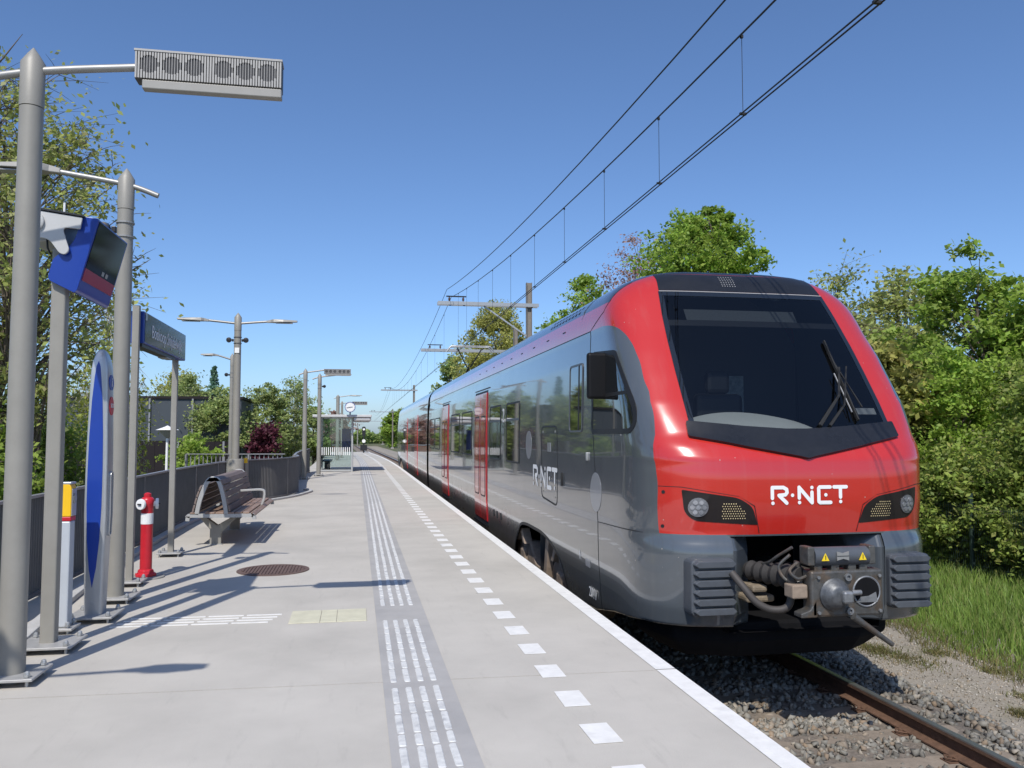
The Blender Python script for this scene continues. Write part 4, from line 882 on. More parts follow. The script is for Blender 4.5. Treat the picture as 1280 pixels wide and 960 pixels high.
def speaker_head(t, x0, x1, z0, z1):
    """louvred loudspeaker box: dark body, six round driver openings, upright fins"""
    L = x1 - x0; h = MB().box(x0, x1, -.045, .07, z0 + .03, z1).build('speaker_box', M['speaker'], t, bevel=.004, seg=1)
    h.rotation_euler = (0, 0, 0)
    MB().box(x0 + .05, x1, -.055, .02, z0 - .035, z0 + .028).build('lower_housing', M['lantern'], h, bevel=.006)
    zc = (z0 + z1) / 2 + .02; r = (z1 - z0) * .275
    for k in range(6):
        xx = x0 + L * (.095 + .152 * k + (.045 if k > 2 else 0)); MB().lathe((xx, -.047, zc), [(r, .0), (r, -.006), (r * .75, -.006), (.01, -.006)], 20, 'Y').build('driver', M['black'], h)
    f = MB(); n = 54; p_ = L / n
    for k in range(n):                                  # each fin narrows where it crosses a driver opening
        x = x0 + L * (k + .5) / n; lo, hi = z0 + .035, z1 - .004; half = 0
        for q in range(6):
            xx = x0 + L * (.095 + .152 * q + (.045 if q > 2 else 0))
            if abs(x - xx) < r: half = math.sqrt(r * r - (x - xx) ** 2)
        if half:
            f.box(x - p_ * .33, x + p_ * .33, -.062, -.046, lo, zc - half); f.box(x - p_ * .33, x + p_ * .33, -.062, -.046, zc + half, hi); f.box(x - p_ * .10, x + p_ * .10, -.062, -.052, zc - half, zc + half)
        else: f.box(x - p_ * .33, x + p_ * .33, -.062, -.046, lo, hi)
    tag(f.build('fins', M['lamp_louvre'], h), kind='stuff')
    MB().box(x0 - .004, x1 + .004, -.066, .072, z1 - .006, z1 + .008).build('top_rim', M['lamp_louvre'], h)
M['speaker'] = mat('speaker body', (0.07, 0.068, 0.065), 0.5, .1)
def arm_tube(t, x0, z0, x1, z1, zc):
    b = MB(); P = smoothpath([(x0, 0, z0), (0, 0, zc), (x1, 0, z1)], 8); b.tube([Vector(p) for p in P], .027, 12); return b.build('arm', M['alu'], t, smooth=True)
def lamp(x, y, h, kind, label, group='lamp posts along the platform', base=True, camera=None, arms=None, r=.082, name='lamp_post', rz=0):
    t = empty(name, (x, y, 0), rz, label, 'lamp post' if kind != 'speaker' else 'loudspeaker post', group)
    MB().tube([(0, 0, .05), (0, 0, h * .55), (0, 0, h - .42)], [r, r * .95, r * .9], 24).build('pole', M['pole'], t, smooth=True)
    MB().lathe((0, 0, 0), [(r * .9 + .003, h - .415), (r * .9 + .003, h - .11), (r * .45, h - .045), (.004, h)], 24).build('pole_top', M['pole'], t, smooth=True)
    for a in arms:
        x0, z0, x1, z1, head, hx0, hx1, hz0, hz1 = a
        arm_tube(t, x0, z0, x1, z1, (z0 * abs(x1) + z1 * abs(x0)) / (abs(x0) + abs(x1)) + .035)
        if head == 'led': led_head(t, hx0, hx1, hz0)
        elif head == 'spk': speaker_head(t, hx0, hx1, hz0, hz1)
    if base: base_plate(t)
    for sx, cz in (camera or []):
        cb = MB().box(sx * (r + .02) - .02, sx * (r + .02) + .02, -.03, .03, cz - .03, cz + .03).build('camera_bracket', M['black'], t, bevel=.006)
        MB().lathe((sx * (r + .10), -.04, cz), [(.01, -.06), (.055, -.05), (.062, 0), (.05, .05), (.02, .07)], 14, 'Y').build('camera', M['black'], t, smooth=True)
        for dz in (-.07, .07): MB().lathe((0, 0, cz + dz), [(r + .004, -.008), (r + .004, .008)], 20).build('strap', M['alu'], t)
    return t
ZA = 4.06
lamp(-2.19, 6.02, 4.23, 'speaker', 'tall grey post carrying a louvred loudspeaker box, beside the departure display', 'loudspeaker posts on the platform', arms=[(-.55, 3.93, .68, 4.15, 'spk', .66, 1.64, 4.02, 4.25)])
lamp(-2.27, 8.68, 4.24, 'led', 'grey lamp post behind the blue information pillar, lantern pointing away from the train', camera=[(-1, 3.62)], arms=[(.30, 3.98, -.62, 4.17, 'led', -.60, -1.25, 4.17, 4.2)])
lamp(-3.30, 2.95, 4.25, 'led', 'grey lamp post standing before the first platform fence panel', arms=[(-.28, 3.98, .66, 4.15, 'led', .64, 1.17, 4.15, 4.2)])
big = lamp(-2.72, 19.95, 4.42, 'led', 'double-armed grey lamp post rising from a round steel drum', base=False, camera=[(-1, 3.78), (1, 3.78)], r=.088, arms=[(.0, 4.13, .66, 4.23, 'led', .64, 1.33, 4.22, 4.2), (.0, 4.13, -.66, 4.23, 'led', -.64, -1.33, 4.22, 4.2)])
MB().lathe((0, 0, 0), [(.192, 0), (.192, 1.03), (.185, 1.05), (.095, 1.055)], 32).build('drum', M['pole'], big, smooth=True)
MB().box(-.05, .05, -.092, -.084, 3.48, 3.60).build('notice', M['white'], big)
lamp(-4.0, 28.2, 4.25, 'led', 'slim grey lamp post on the exit ramp behind the double-armed lamp', base=False, r=.07, camera=[(-1, 3.55)], arms=[(.0, 4.0, -.45, 4.18, 'led', -.43, -.98, 4.17, 4.2)])
lamp(-1.85, 31.12, 4.02, 'speaker', 'grey post with a loudspeaker box near the shelter, beside the dark fence', 'loudspeaker posts on the platform', arms=[(-.24, 3.78, .68, 3.97, 'spk', .66, 1.62, 3.80, 4.0)])
lamp(-1.44, 33.43, 4.02, 'led', 'grey lamp post right in front of the glass shelter', camera=[(1, 3.5)], arms=[(-.28, 3.78, .62, 3.95, 'led', .60, 1.22, 3.95, 4)])
lamp(-1.18, 54, 4.15, 'led', 'thick lamp post beyond the shelter with its lantern over the platform', arms=[(-.25, 3.9, .7, 4.1, 'led', .68, 1.5, 4.08, 4)], r=.12)
lamp(-1.02, 60, 4.0, 'speaker', 'loudspeaker post beyond the shelter, farther than the thick lamp post', 'loudspeaker posts on the platform', arms=[(-.2, 3.75, .75, 3.9, 'spk', .7, 1.75, 3.75, 3.95)])
lamp(.15, 118, 3.2, 'led', 'distant small lamp post past the end of the platform', arms=[(-.1, 3.05, .3, 3.1, 'led', -.5, .9, 3.1, 3.2)], base=False)
# departure display on its square post
dp = empty('departure_display', (-2.23, 6.85, 0), label='blue angled departure display with dark screen on a square grey post', cat='display')
MB().prism(rounded([(-.065, -.05), (.04, -.05), (.04, .05), (-.065, .05)], .015, 3), .05, 3.02, 'XY').build('post', M['pole'], dp, smooth=True); base_plate(dp, .20, .20)
E_ = [(.16, 3.265), (.275, 3.25), (.135, 2.695), (.115, 2.675), (-.065, 2.765), (-.07, 2.80), (-.04, 2.93), (.10, 3.06)]
MB().prism(rounded(E_, [.01, .012, .02, .01, .02, .01, .02, .05], 3), -.10, .72).build('housing', M['blue'], dp, bevel=.006)
def facept(u, v, o):                                   # the slanted screen face
    a = Vector((.275, 0, 3.25)); b = Vector((.135, 0, 2.695)); d = (b - a); n = Vector((-d.z, 0, d.x)).normalized()
    if n.x < 0: n = -n
    p = a + d * v + n * o; return (p.x, u, p.z)
sc = patch('screen', [[(-.07, .03), (.69, .03), (.69, .68), (-.07, .68)]], facept, .004, M['screen'], dp, 2, .006)
patch('banner', [[(-.07, .68), (.69, .68), (.69, .85), (-.07, .85)]], facept, .004, M['pink'], dp, 2, .006)
for k, (a, c) in enumerate(((.42, .50), (.53, .58))): patch('text_block', [[(.30 + .1 * k, .60), (.36 + .1 * k, .60), (.36 + .1 * k, .66), (.30 + .1 * k, .66)]], facept, .006, M['dimwhite'], sc, 2, 0)
M['bracket'] = mat('bracket grey', (0.50, 0.50, 0.49), 0.45, .1, .05, 5)
bk = MB().prism(rounded([(-.26, 3.30), (.17, 3.245), (.155, 3.155), (.03, 3.165), (.085, 2.99), (.055, 2.955), (.015, 2.965), (-.06, 3.07), (-.26, 3.10)], [.01, .01, .01, .04, .03, .03, .03, .04, .02], 4), -.14, -.12).build('bracket', M['bracket'], dp, bevel=.004)
MB().prism([(-.27, 3.31), (.18, 3.25), (.18, 3.262), (-.27, 3.325)], -.15, .4).build('bracket_lid', M['black'], dp)
MB().box(-.26, .0, .0, .36, 3.08, 3.28).build('speaker_box', M['bracket'], dp, bevel=.01)
MB().lathe((-.165, -.141, 3.20), [(.072, 0), (.072, -.02), (.066, -.024), (.005, -.024)], 28, 'Y').build('speaker_disc', M['bracket'], bk, smooth=True)
MB().cyl((-.02, .05, 3.27), (-.02, .05, 3.40), .009, n=8).build('aerial', M['white'], dp)
for u in (-.12, -.06, .0): MB().tube([(u, 0, 3.1), (u + .01, -.01, 3.03), (u + .03, 0, 2.98)], .008, 6).build('cable', M['wire'], dp)
# blue info pillar
ip = empty('info_pillar', (-2.21, 7.86, 0), label='tall silver pillar with long blue leaf-shaped inlay and help buttons', cat='pillar')
M['silver'] = mat('silver lacquer', (0.48, 0.49, 0.50), 0.33, .55, .05, 4)
def pill(z):
    w, d = pill0(min(z, 2.1)); q = math.sqrt(max(.0004, 1 - ((z - 2.1) / .252) ** 2)) if z > 2.1 else 1.0
    return (w * q, d * (.35 + .65 * q))
def pill0(z): return (float(np.interp(z, [.03, .35, .9, 1.4, 1.9, 2.15, 2.28, 2.34], [.070, .078, .094, .092, .080, .072, .066, .01])), float(np.interp(z, [.03, .35, 1.2, 2.1, 2.25, 2.34], [.088, .09, .096, .09, .09, .03])))
b = MB(); P = []; zs = list(np.linspace(.04, 2.1, 20)) + list(2.1 + .25 * np.sin(np.linspace(.15, math.pi / 2, 8))); n = 24
for z in zs:
    w, d = pill(z)
    if z > 2.1: pass
    for k in range(n):
        a = 2 * math.pi * k / n; c_, s_ = math.cos(a), math.sin(a); e = .24
        P.append((math.copysign(abs(c_) ** e, c_) * w, math.copysign(abs(s_) ** e, s_) * d, z))
b.poly(P, [(j * n + i, j * n + (i + 1) % n, (j + 1) * n + (i + 1) % n, (j + 1) * n + i) for j in range(len(zs) - 1) for i in range(n)] + [tuple(range(n)), tuple(range((len(zs) - 1) * n, len(zs) * n))])
b.build('body', M['silver'], ip, smooth=True)
def pf(u, v, o): w, d = pill(v); return (u, -d - o, v)
LZ = [.29, .45, .7, 1.0, 1.3, 1.6, 1.9, 2.1, 2.2, 2.245]; LWd = [.0, .028, .050, .060, .0605, .055, .043, .027, .016, 0]
leaf_poly = [(-w, z) for z, w in zip(LZ, LWd)] + [(w, z) for z, w in list(zip(LZ, LWd))[-2:0:-1]]
patch('blue_inlay', [[(u - .008, v) for u, v in leaf_poly]], pf, .003, M['blue'], ip, .12, .006)
def ps(u, v, o): w, d = pill(v); return (w + o, u, v)
ic = patch('info_button', [circle(0, 2.06, .068, 24)], ps, .006, M['blue'], ip, .3, .006)
Mx = Matrix.Translation((pill(2.06)[0] + .010, 0, 2.06)) @ Matrix.Rotation(math.pi / 2, 4, 'Z') @ Matrix.Rotation(math.pi / 2, 4, 'X')
text_mesh('info_symbol', 'i', .12, M['white'], ic, Mx)
sb = patch('emergency_button', [circle(0, 1.855, .062, 24, .082)], ps, .006, M['redsign'] if 'redsign' in M else M['red'], ip, .3, .006)
text_mesh('emergency_text', 'SOS', .052, M['white'], sb, Matrix.Translation((pill(1.855)[0] + .009, 0, 1.855)) @ Matrix.Rotation(math.pi / 2, 4, 'Z') @ Matrix.Rotation(math.pi / 2, 4, 'X'))
q = rounded([(-.04, .72), (.04, .72), (.04, 1.28), (-.04, 1.28)], .039, 5); patch('grip', ring(q, inset(q, .014)), ps, .016, M['silver'], ip, .3, .016); patch('grip_field', [inset(q, .016)], ps, .003, M['dimwhite'], ip, .3, .003)
base_plate(ip, .19, .20)
# card reader post
M['lightgrey'] = mat('light grey lacquer', (0.50, 0.53, 0.56), 0.35, .1, .04, 4)
ov = empty('card_reader_post', (-2.325, 7.42, 0), label='slim silver check-in post with yellow top and red band', cat='card reader')
MB().box(-.052, .048, -.06, .06, .05, .90).build('column', M['lightgrey'], ov, bevel=.012)
MB().box(-.054, .050, -.062, .062, .90, .935).build('red_band', M['red'], ov, bevel=.006)
MB().prism(rounded([(-.054, .935), (.050, .935), (.050, 1.17), (.028, 1.21), (-.04, 1.21), (-.054, 1.19)], [0, 0, .02, .02, .015, .01], 3), -.062, .062).build('reader_head', M['yellow'], ov, bevel=.008)
MB().box(.050, .055, -.055, .055, .94, 1.16).build('reader_face', M['silver'], ov, bevel=.002)
MB().lathe((.055, 0, 1.08), [(.042, 0), (.042, .006), (.03, .008), (.004, .008)], 20, 'X').build('reader_target', M['pinkish'] if 'pinkish' in M else M['dimwhite'], ov)
MB().box(-.052, .046, -.063, .063, 1.197, 1.215).build('lid', M['silver'], ov, bevel=.004)
base_plate(ov, .10, .12, .03)
# station name sign
sg = empty('station_sign', (-2.36, 9.56, 0), label='blue station name board on two square grey posts', cat='sign')
for dx, dy, h in ((0, 0, 3.0), (-.04, 2.21, 2.62)):
    MB().prism(rounded([(dx - .036, dy - .036), (dx + .036, dy - .036), (dx + .036, dy + .036), (dx - .036, dy + .036)], .008, 2), .05, h, 'XY').build('post', M['pole'], sg, smooth=True)
    t = MB().box(dx - .15, dx + .15, dy - .15, dy + .15, .04, .058).build('base_plate', M['plate'], sg, bevel=.003, seg=1)
    for sx in (-1, 1):
        for sy in (-1, 1): link('bolt', BOLT, sg, (dx + sx * .115, dy + sy * .115, 0))
MB().box(-.085, .065, .055, 2.30, 2.60, 2.95).build('board', M['blue'], sg, bevel=.006)
M['signface'] = mat('sign face glass', (0.03, 0.06, 0.12), 0.10, 0, 0, spec=.6)
fc_ = MB().box(.065, .070, .10, 2.28, 2.615, 2.94).build('face', M['signface'], sg)
text_mesh('station_name', 'Boskoop Snijdelwijk', .20, M['white'], fc_, Matrix.Translation((.0735, 1.20, 2.76)) @ Matrix.Rotation(math.pi / 2, 4, 'Z') @ Matrix.Rotation(math.pi / 2, 4, 'X') @ Matrix.Diagonal((1, 1.05, 1, 1)))
MB().box(.066, .072, .10, .18, 2.86, 2.94).build('corner_label', M['dimwhite'], fc_)
MB().box(-.06, .05, .06, 1.75, 2.56, 2.598).build('light_rail', M['black'], sg); MB().box(-.05, .055, 1.25, 1.5, 2.545, 2.56).build('light_fitting', M['alu'], sg)
# hydrant
hy = empty('fire_hydrant', (-2.31, 10.05, 0), label='slim red and white fire hydrant with round white caps', cat='hydrant')
MB().lathe((0, 0, 0), [(.20, 0), (.20, .012), (.19, .018)], 24).build('ground_plate', M['concrete_dark'], hy, smooth=True)
MB().lathe((0, 0, 0), [(.115, .018), (.115, .05), (.09, .055), (.085, .085), (.066, .10)], 8).build('flange', M['red'], hy, bevel=.006)
MB().lathe((0, 0, 0), [(.064, .09), (.064, .60)], 24).build('barrel', M['red'], hy, smooth=True)
MB().lathe((0, 0, 0), [(.066, .60), (.066, .72)], 24).build('white_band', M['white'], hy, smooth=True)
MB().lathe((0, 0, 0), [(.064, .72), (.064, .80), (.072, .82), (.072, .87), (.055, .895), (.04, .90), (.04, .935), (.015, .95)], 20).build('head', M['red'], hy, smooth=True)
for a in (-.5, 1.75, 3.4):
    dx, dy = math.sin(a), -math.cos(a); o = MB(); o.lathe((0, 0, 0), [(.03, .05), (.03, .085), (.058, .085), (.062, .10), (.058, .115), (.02, .118)], 18); c = o.build('outlet_cap', M['white'], hy, smooth=True, loc=(0, 0, .825), rot=(R(90), 0, a)); MB().box(-.022, .022, -.008, .008, .115, .135).build('lug', M['black'], c, bevel=.003)
# bench
bn = empty('platform_bench', (-1.93, 12.62, 0), label='timber slatted bench with grey metal A-shaped back frame', cat='bench')
M['benchmetal'] = mat('bench grey', (0.40, 0.40, 0.385), .45, .1, .06, 6)
LB = 2.72
def arch(y):
    A = [(-.31, .455), (-.265, .68), (-.185, .90), (-.13, .965), (-.05, .965), (.0, .90), (.055, .70), (.10, .455)]
    P = smoothpath(A, 4); b = MB(); hw = .03
    b2 = MB(); n = len(P); V = []
    for i, p in enumerate(P):
        d = (Vector(P[min(i + 1, n - 1)]) - Vector(P[max(i - 1, 0)])).normalized(); nn = Vector((-d.y, d.x)) * .03
        V += [(p[0] + nn.x, y - hw, p[1] + nn.y), (p[0] + nn.x, y + hw, p[1] + nn.y), (p[0] - nn.x, y + hw, p[1] - nn.y), (p[0] - nn.x, y - hw, p[1] - nn.y)]
    b2.poly(V, [(j * 4 + i, j * 4 + (i + 1) % 4, (j + 1) * 4 + (i + 1) % 4, (j + 1) * 4 + i) for j in range(n - 1) for i in range(4)] + [(0, 1, 2, 3), (n * 4 - 1, n * 4 - 2, n * 4 - 3, n * 4 - 4)])
    b2.build('back_frame', M['benchmetal'], bn, smooth=True, bevel=.006)
for y in (.03, LB - .03):
    arch(y)
    b = MB(); P = smoothpath([(-.43, .37), (-.425, .42), (-.39, .445), (.0, .438), (.42, .438), (.475, .43), (.485, .38)], 4); n = len(P); V = []
    for i, p in enumerate(P):
        d = (Vector(P[min(i + 1, n - 1)]) - Vector(P[max(i - 1, 0)])).normalized(); nn = Vector((-d.y, d.x)) * .027
        V += [(p[0] + nn.x, y - .03, p[1] + nn.y), (p[0] + nn.x, y + .03, p[1] + nn.y), (p[0] - nn.x, y + .03, p[1] - nn.y), (p[0] - nn.x, y - .03, p[1] - nn.y)]
    b.poly(V, [(j * 4 + i, j * 4 + (i + 1) % 4, (j + 1) * 4 + (i + 1) % 4, (j + 1) * 4 + i) for j in range(n - 1) for i in range(4)] + [(0, 1, 2, 3), (n * 4 - 1, n * 4 - 2, n * 4 - 3, n * 4 - 4)])
    b.build('seat_frame', M['benchmetal'], bn, bevel=.005)
for y in (.30, LB - .5):
    b = MB(); b.prism([(-.16, 0), (.0, 0), (.0, .17), (.22, .40), (.15, .40), (-.06, .28), (-.22, .40), (-.31, .40), (-.16, .22)], y - .06, y + .06)
    b.build('leg', M['legmetal'] if 'legmetal' in M else M['pole'], bn, bevel=.008); MB().box(-.18, .02, y - .08, y + .08, 0, .012).build('foot', M['galv'], bn)
def slat(x0, z0, x1, z1, t=.032, m='wood'):
    d = Vector((x1 - x0, z1 - z0)).normalized(); nn = Vector((-d.y, d.x)) * t
    MB().prism([(x0, z0), (x1, z1), (x1 + nn.x, z1 + nn.y), (x0 + nn.x, z0 + nn.y)], .0, LB).build('slat', M[m], bn, bevel=.006)
for k in range(3): slat(.115 + k * .105, .458, .21 + k * .105, .458)
slat(.43, .455, .49, .42, .03); slat(-.40, .458, -.325, .458); slat(-.20, .458, -.06, .458); slat(-.05, .458, .07, .458)
BR = [(.112, .49), (.085, .59), (.06, .69), (.035, .78), (.01, .87), (-.03, .955)]
for a, c in zip(BR[:-1], BR[1:]):
    d = (Vector(c) - Vector(a)) * .06; slat(c[0] + .024 - d.x, c[1] - d.y, a[0] + .024 + d.x, a[1] + d.y, .026, 'woodgrey')
BL = [(-.325, .49), (-.30, .60), (-.275, .70), (-.245, .79), (-.215, .87)]
for a, c in zip(BL[:-1], BL[1:]):
    d = (Vector(c) - Vector(a)) * .06; slat(a[0] - .024 + d.x, a[1] + d.y, c[0] - .024 - d.x, c[1] - d.y, .026, 'woodgrey')
MB().prism(rounded([(-.20, .93), (-.14, .99), (-.04, .99), (.02, .93), (.0, .93), (-.05, .965), (-.13, .965), (-.18, .93)], .01, 2), 0, LB).build('slat', M['woodgrey'], bn, bevel=.005)
for y in (1.45, 1.62):
    b = MB(); P = smoothpath([(.06, .70), (.30, .715), (.43, .715), (.475, .68), (.465, .56), (.43, .465)], 5); n = len(P); V = []
    for i, p in enumerate(P):
        d = (Vector(P[min(i + 1, n - 1)]) - Vector(P[max(i - 1, 0)])).normalized(); nn = Vector((-d.y, d.x)) * .016
        V += [(p[0] + nn.x, y - .03, p[1] + nn.y), (p[0] + nn.x, y + .03, p[1] + nn.y), (p[0] - nn.x, y + .03, p[1] - nn.y), (p[0] - nn.x, y - .03, p[1] - nn.y)]
    b.poly(V, [(j * 4 + i, j * 4 + (i + 1) % 4, (j + 1) * 4 + (i + 1) % 4, (j + 1) * 4 + i) for j in range(n - 1) for i in range(4)] + [(0, 1, 2, 3), (n * 4 - 1, n * 4 - 2, n * 4 - 3, n * 4 - 4)])
    if y < 1.5: b.build('armrest', M['benchmetal'], bn, bevel=.004)
# ------------------------------------------------------------------ fences
def along(path, step):
    out = []; P = [Vector(p) for p in path]; need = 0
    for a, c in zip(P[:-1], P[1:]):
        L = (c - a).length; d = (c - a) / L
        while need <= L: out.append((a + d * need, math.atan2(d.y, d.x))); need += step
        need -= L
    return out
def fence(label, path, step, z0, z1, depth, thick, m, rail, name='platform_fence', group='dark slatted fences at the back of the platform', lower=True, limit=300):
    t = empty(name, (path[0][0], path[0][1], 0), 0, label, 'fence', group); o0 = Vector((path[0][0], path[0][1]))
    loc = [(p[0] - o0.x, p[1] - o0.y) for p in path]
    sm_ = MB().box(-thick / 2, thick / 2, -depth / 2, depth / 2, z0, z1).mesh('slat', m)
    S_ = along(loc, step)
    for p, a in S_[:limit]: link('slat', sm_, t, (p.x, p.y, 0), (0, 0, a))
    path_strip(loc, .06, z1 - .005, z1 + .022).build('top_rail', rail, t)
    if lower: path_strip(loc, .05, z0 - .03, z0 + .012).build('bottom_rail', m, t)
    for p, a in along(loc, 1.9): MB().box(-.025, .025, -.06, .03, 0, z1 - .006).build('post', m, t, loc=(p.x, p.y, 0), rot=(0, 0, a))
    return t
F1 = smoothpath([(-3.08, 3.4), (-3.08, 8), (-3.06, 12), (-3.08, 15.2), (-3.0, 17.6), (-2.88, 19.35)], 8)
F2 = smoothpath([(-2.56, 20.55), (-2.30, 21.0), (-2.02, 21.55), (-1.78, 22.3), (-1.65, 23.2), (-1.64, 24.2), (-1.75, 25.1)], 8)
F3 = smoothpath([(-1.80, 25.2), (-1.96, 28.5), (-2.03, 32), (-2.0, 37)], 6)
fence('long dark slatted fence behind the bench and hydrant, before the lamp drum', F1, .062, .07, 1.0, .075, .008, M['fence'], M['rail_cap'])
fence('curved dark slatted fence bulging onto the platform beyond the lamp drum', F2, .062, .07, 1.0, .075, .008, M['fence'], M['rail_cap'])
fence('straight dark slatted fence leading from the curve to the shelter', F3, .075, .07, 1.0, .075, .008, M['fence'], M['rail_cap'])
fence('light grey ramp railing with upright bars behind the curved fence', smoothpath([(-5.0, 26.4), (-3.4, 26.0), (-2.1, 25.9)], 4), .13, .15, 1.02, .02, .025, M['rail_cap'], M['rail_cap'], 'ramp_railing', None)
tp = empty('gate_post', (-2.55, 20.40, 0), label='narrow steel post with a yellow top beside the lamp drum', cat='post')
MB().box(-.04, .04, -.04, .04, 0, 1.0).build('shaft', M['pole'], tp, bevel=.006); MB().box(-.042, .042, -.042, .042, .94, 1.06).build('yellow_top', M['yellow'], tp, bevel=.006); MB().box(-.044, .0, -.044, -.03, .35, .94).build('rust_strip', M['iron'], tp)
# ------------------------------------------------------------------ shelter with clock
sh = empty('glass_shelter', (-.88, 37.2, 0), label='glass waiting shelter with flat pale roof and striped safety band', cat='shelter')
M['shelterframe'] = mat('shelter frame', (0.45, 0.46, 0.46), .4, .3, .04, 5)
M['roofpale'] = mat('shelter roof', (0.52, 0.52, 0.51), .5, .1, .05, 5)
MB().box(-.98, 1.52, -.65, 3.6, 2.36, 2.47).build('roof', M['roofpale'], sh, bevel=.02)
MB().box(.75, 1.50, -.60, 3.5, 2.20, 2.36).build('roof_soffit', M['roofpale'], sh, bevel=.06)
for x, y in ((-.70, 0), (.70, 0), (-.70, 3.2), (.70, 3.2), (-.70, 1.6)): MB().box(x - .035, x + .035, y - .035, y + .035, 0, 2.38).build('post', M['shelterframe'], sh, bevel=.005)
for x0, x1, y0, y1 in ((-.66, .66, -.006, .006), (-.66, .66, 3.194, 3.206), (-.706, -.694, .04, 1.56), (-.706, -.694, 1.64, 3.16), (.694, .706, 2.2, 3.16)):
    MB().box(x0, x1, y0, y1, .10, 2.34).build('glass_pane', M['glass'], sh)
MB().box(-.66, .66, -.03, .03, .02, .09).build('sill', M['shelterframe'], sh)
for k in range(14): MB().box(-.60 + k * .09, -.565 + k * .09, -.012, -.008, .72, 1.06).build('safety_stripe', M['white'], sh)
MB().box(-.60, -.20, .4, 2.8, .42, .47).build('seat', M['black'], sh); MB().box(-.62, -.58, .4, 2.8, .55, .95).build('seat_back', M['black'], sh)
for y in (.8, 2.4): MB().box(-.5, -.3, y - .03, y + .03, 0, .42).build('seat_leg', M['black'], sh)
MB().box(.20, .62, 3.16, 3.18, .9, 1.9).build('blue_poster', M['blue'], sh)
ck = empty('station_clock', (-.28, 36.35, 2.47), label='round white station clock standing above the shelter roof', cat='clock')
MB().cyl((0, .30, 0), (0, .30, .12), .03).build('stem', M['pole'], ck); MB().cyl((0, 0, .32), (0, .30, .06), .025).build('bracket', M['pole'], ck)
MB().lathe((0, 0, .32), [(.21, .08), (.225, .06), (.225, -.03), (.205, -.035), (.205, -.02), (.01, -.02)], 32, 'Y').build('case', M['ckcase'] if 'ckcase' in M else M['blue'], ck, smooth=True)
MB().cyl((0, -.022, .32), (0, -.026, .32), .20, n=32).build('dial', M['white'], ck)
MB().beam((-.02, -.032, .315), (.10, -.032, .335), .012, .03, (0, 1, 0)).build('hour_hand', M['black'], ck); MB().beam((.02, -.036, .325), (-.15, -.036, .29), .01, .022, (0, 1, 0)).build('minute_hand', M['black'], ck)
for k in range(12): a = k * math.pi / 6; MB().beam((.165 * math.sin(a), -.028, .32 + .165 * math.cos(a)), (.19 * math.sin(a), -.028, .32 + .165 * math.cos(a) + .025 * math.cos(a)), .008, .012, (0, 1, 0)).build('hour_mark', M['black'], ck)
# ================================================================== CATENARY
def mast(x, y, top, arm_z, tip, label, strut=True, z0=-1.1, w=.11):
    t = empty('catenary_mast', (x, y, z0), 0, label, 'mast', 'overhead line masts beside the track')
    H = top - z0
    for s in (-1, 1): MB().box(s * w - .02 if s > 0 else -w, s * w if s > 0 else -w + .02, -w, w, 0, H).build('flange', M['concrete_mast'], t)
    MB().box(-w + .02, w - .02, -.012, .012, 0, H).build('web', M['concrete_mast'], t)
    MB().box(-.3, .3, -.3, .3, -.1, .25).build('foundation', M['concrete_dark'], t, bevel=.03)
    az = arm_z - z0
    for dy in (-.14, .14): MB().box(tip - x, .38, dy - .02, dy + .02, az - .07, az + .07).build('arm_beam', M['galv'], t)
    if strut: MB().beam((tip - x + (x - tip) * .50, 0, az - .06), (-.1, 0, az - 1.25), .06, .06).build('strut', M['galv'], t)
    for s in (-.28, .28): MB().lathe((tip - x + .75 + s, 0, az + .07), [(.02, 0), (.02, .05), (.055, .06), (.03, .09), (.055, .10), (.03, .13), (.055, .14), (.02, .17), (.02, .22)], 10).build('insulator', M['rust'], t)
    MB().box(tip - x + .35, tip - x + 1.15, -.05, .05, az + .27, az + .31).build('insulator_yoke', M['black'], t)
    return t
mast(6.86, 33, 7.80, 6.86, 3.13, 'tall steel overhead line mast with wide arm, alongside the front carriage')
mast(8.5, 44.5, 7.4, 6.14, 3.35, 'overhead line mast with a low thin arm in the trees behind the pantograph', False)
mast(6.25, 93, 7.15, 6.55, 2.6, 'overhead line mast standing past the rear of the train', False)
mast(6.95, 165, 6.7, 6.1, 2.4, 'distant overhead line mast beside the green hedge past the platform end', False)
mast(7.2, 235, 5.9, 5.4, 2.5, 'farthest overhead line mast near the level crossing', False)
def wire(label, pts, r, name='overhead_wire'):
    o = MB().tube([Vector(p) for p in pts], r, 6).build(name, M['wire'], None, smooth=True); return tag(o, label, 'wire', 'overhead line wires above the track')
def mess(y):                                            # sagging carrier wire height
    if y <= 33: a, b, z0, z1, sag = -27, 33, 7.12, 7.12, 1.62
    elif y <= 93: a, b, z0, z1, sag = 33, 93, 7.12, 6.8, 1.45
    else: a, b, z0, z1, sag = 93, 165, 6.8, 6.3, 1.5
    t = (y - a) / (b - a); return z0 + (z1 - z0) * t - sag * 4 * t * (1 - t)
def fx(y): return float(np.interp(y, [-27, 5, 33, 44, 93, 165, 235], [3.75, 3.70, 3.70, 3.72, 3.75, 3.4, 3.6]))
ysw = list(np.arange(-27, 34, 2.0)) + list(np.arange(33, 94, 3.0))[0:] + list(np.arange(96, 166, 6.0))
ysw = sorted(set(ysw))
wire('thin sagging carrier wire holding the droppers above the train', [(fx(y) - .02, y, mess(y)) for y in ysw], .010)
wire('upper reinforcing wire running above the carrier wire without droppers', [(fx(y) - .28 * max(0, min(1, (y + 10) / 60)), y, mess(y) + .30 - .28 * min(1, abs(y - 33) / 60) + (.32 if y < 33 else .2) * (1 - (abs(y - 3) / 30 if y < 33 else abs(y - 63) / 30))) for y in ysw], .010)
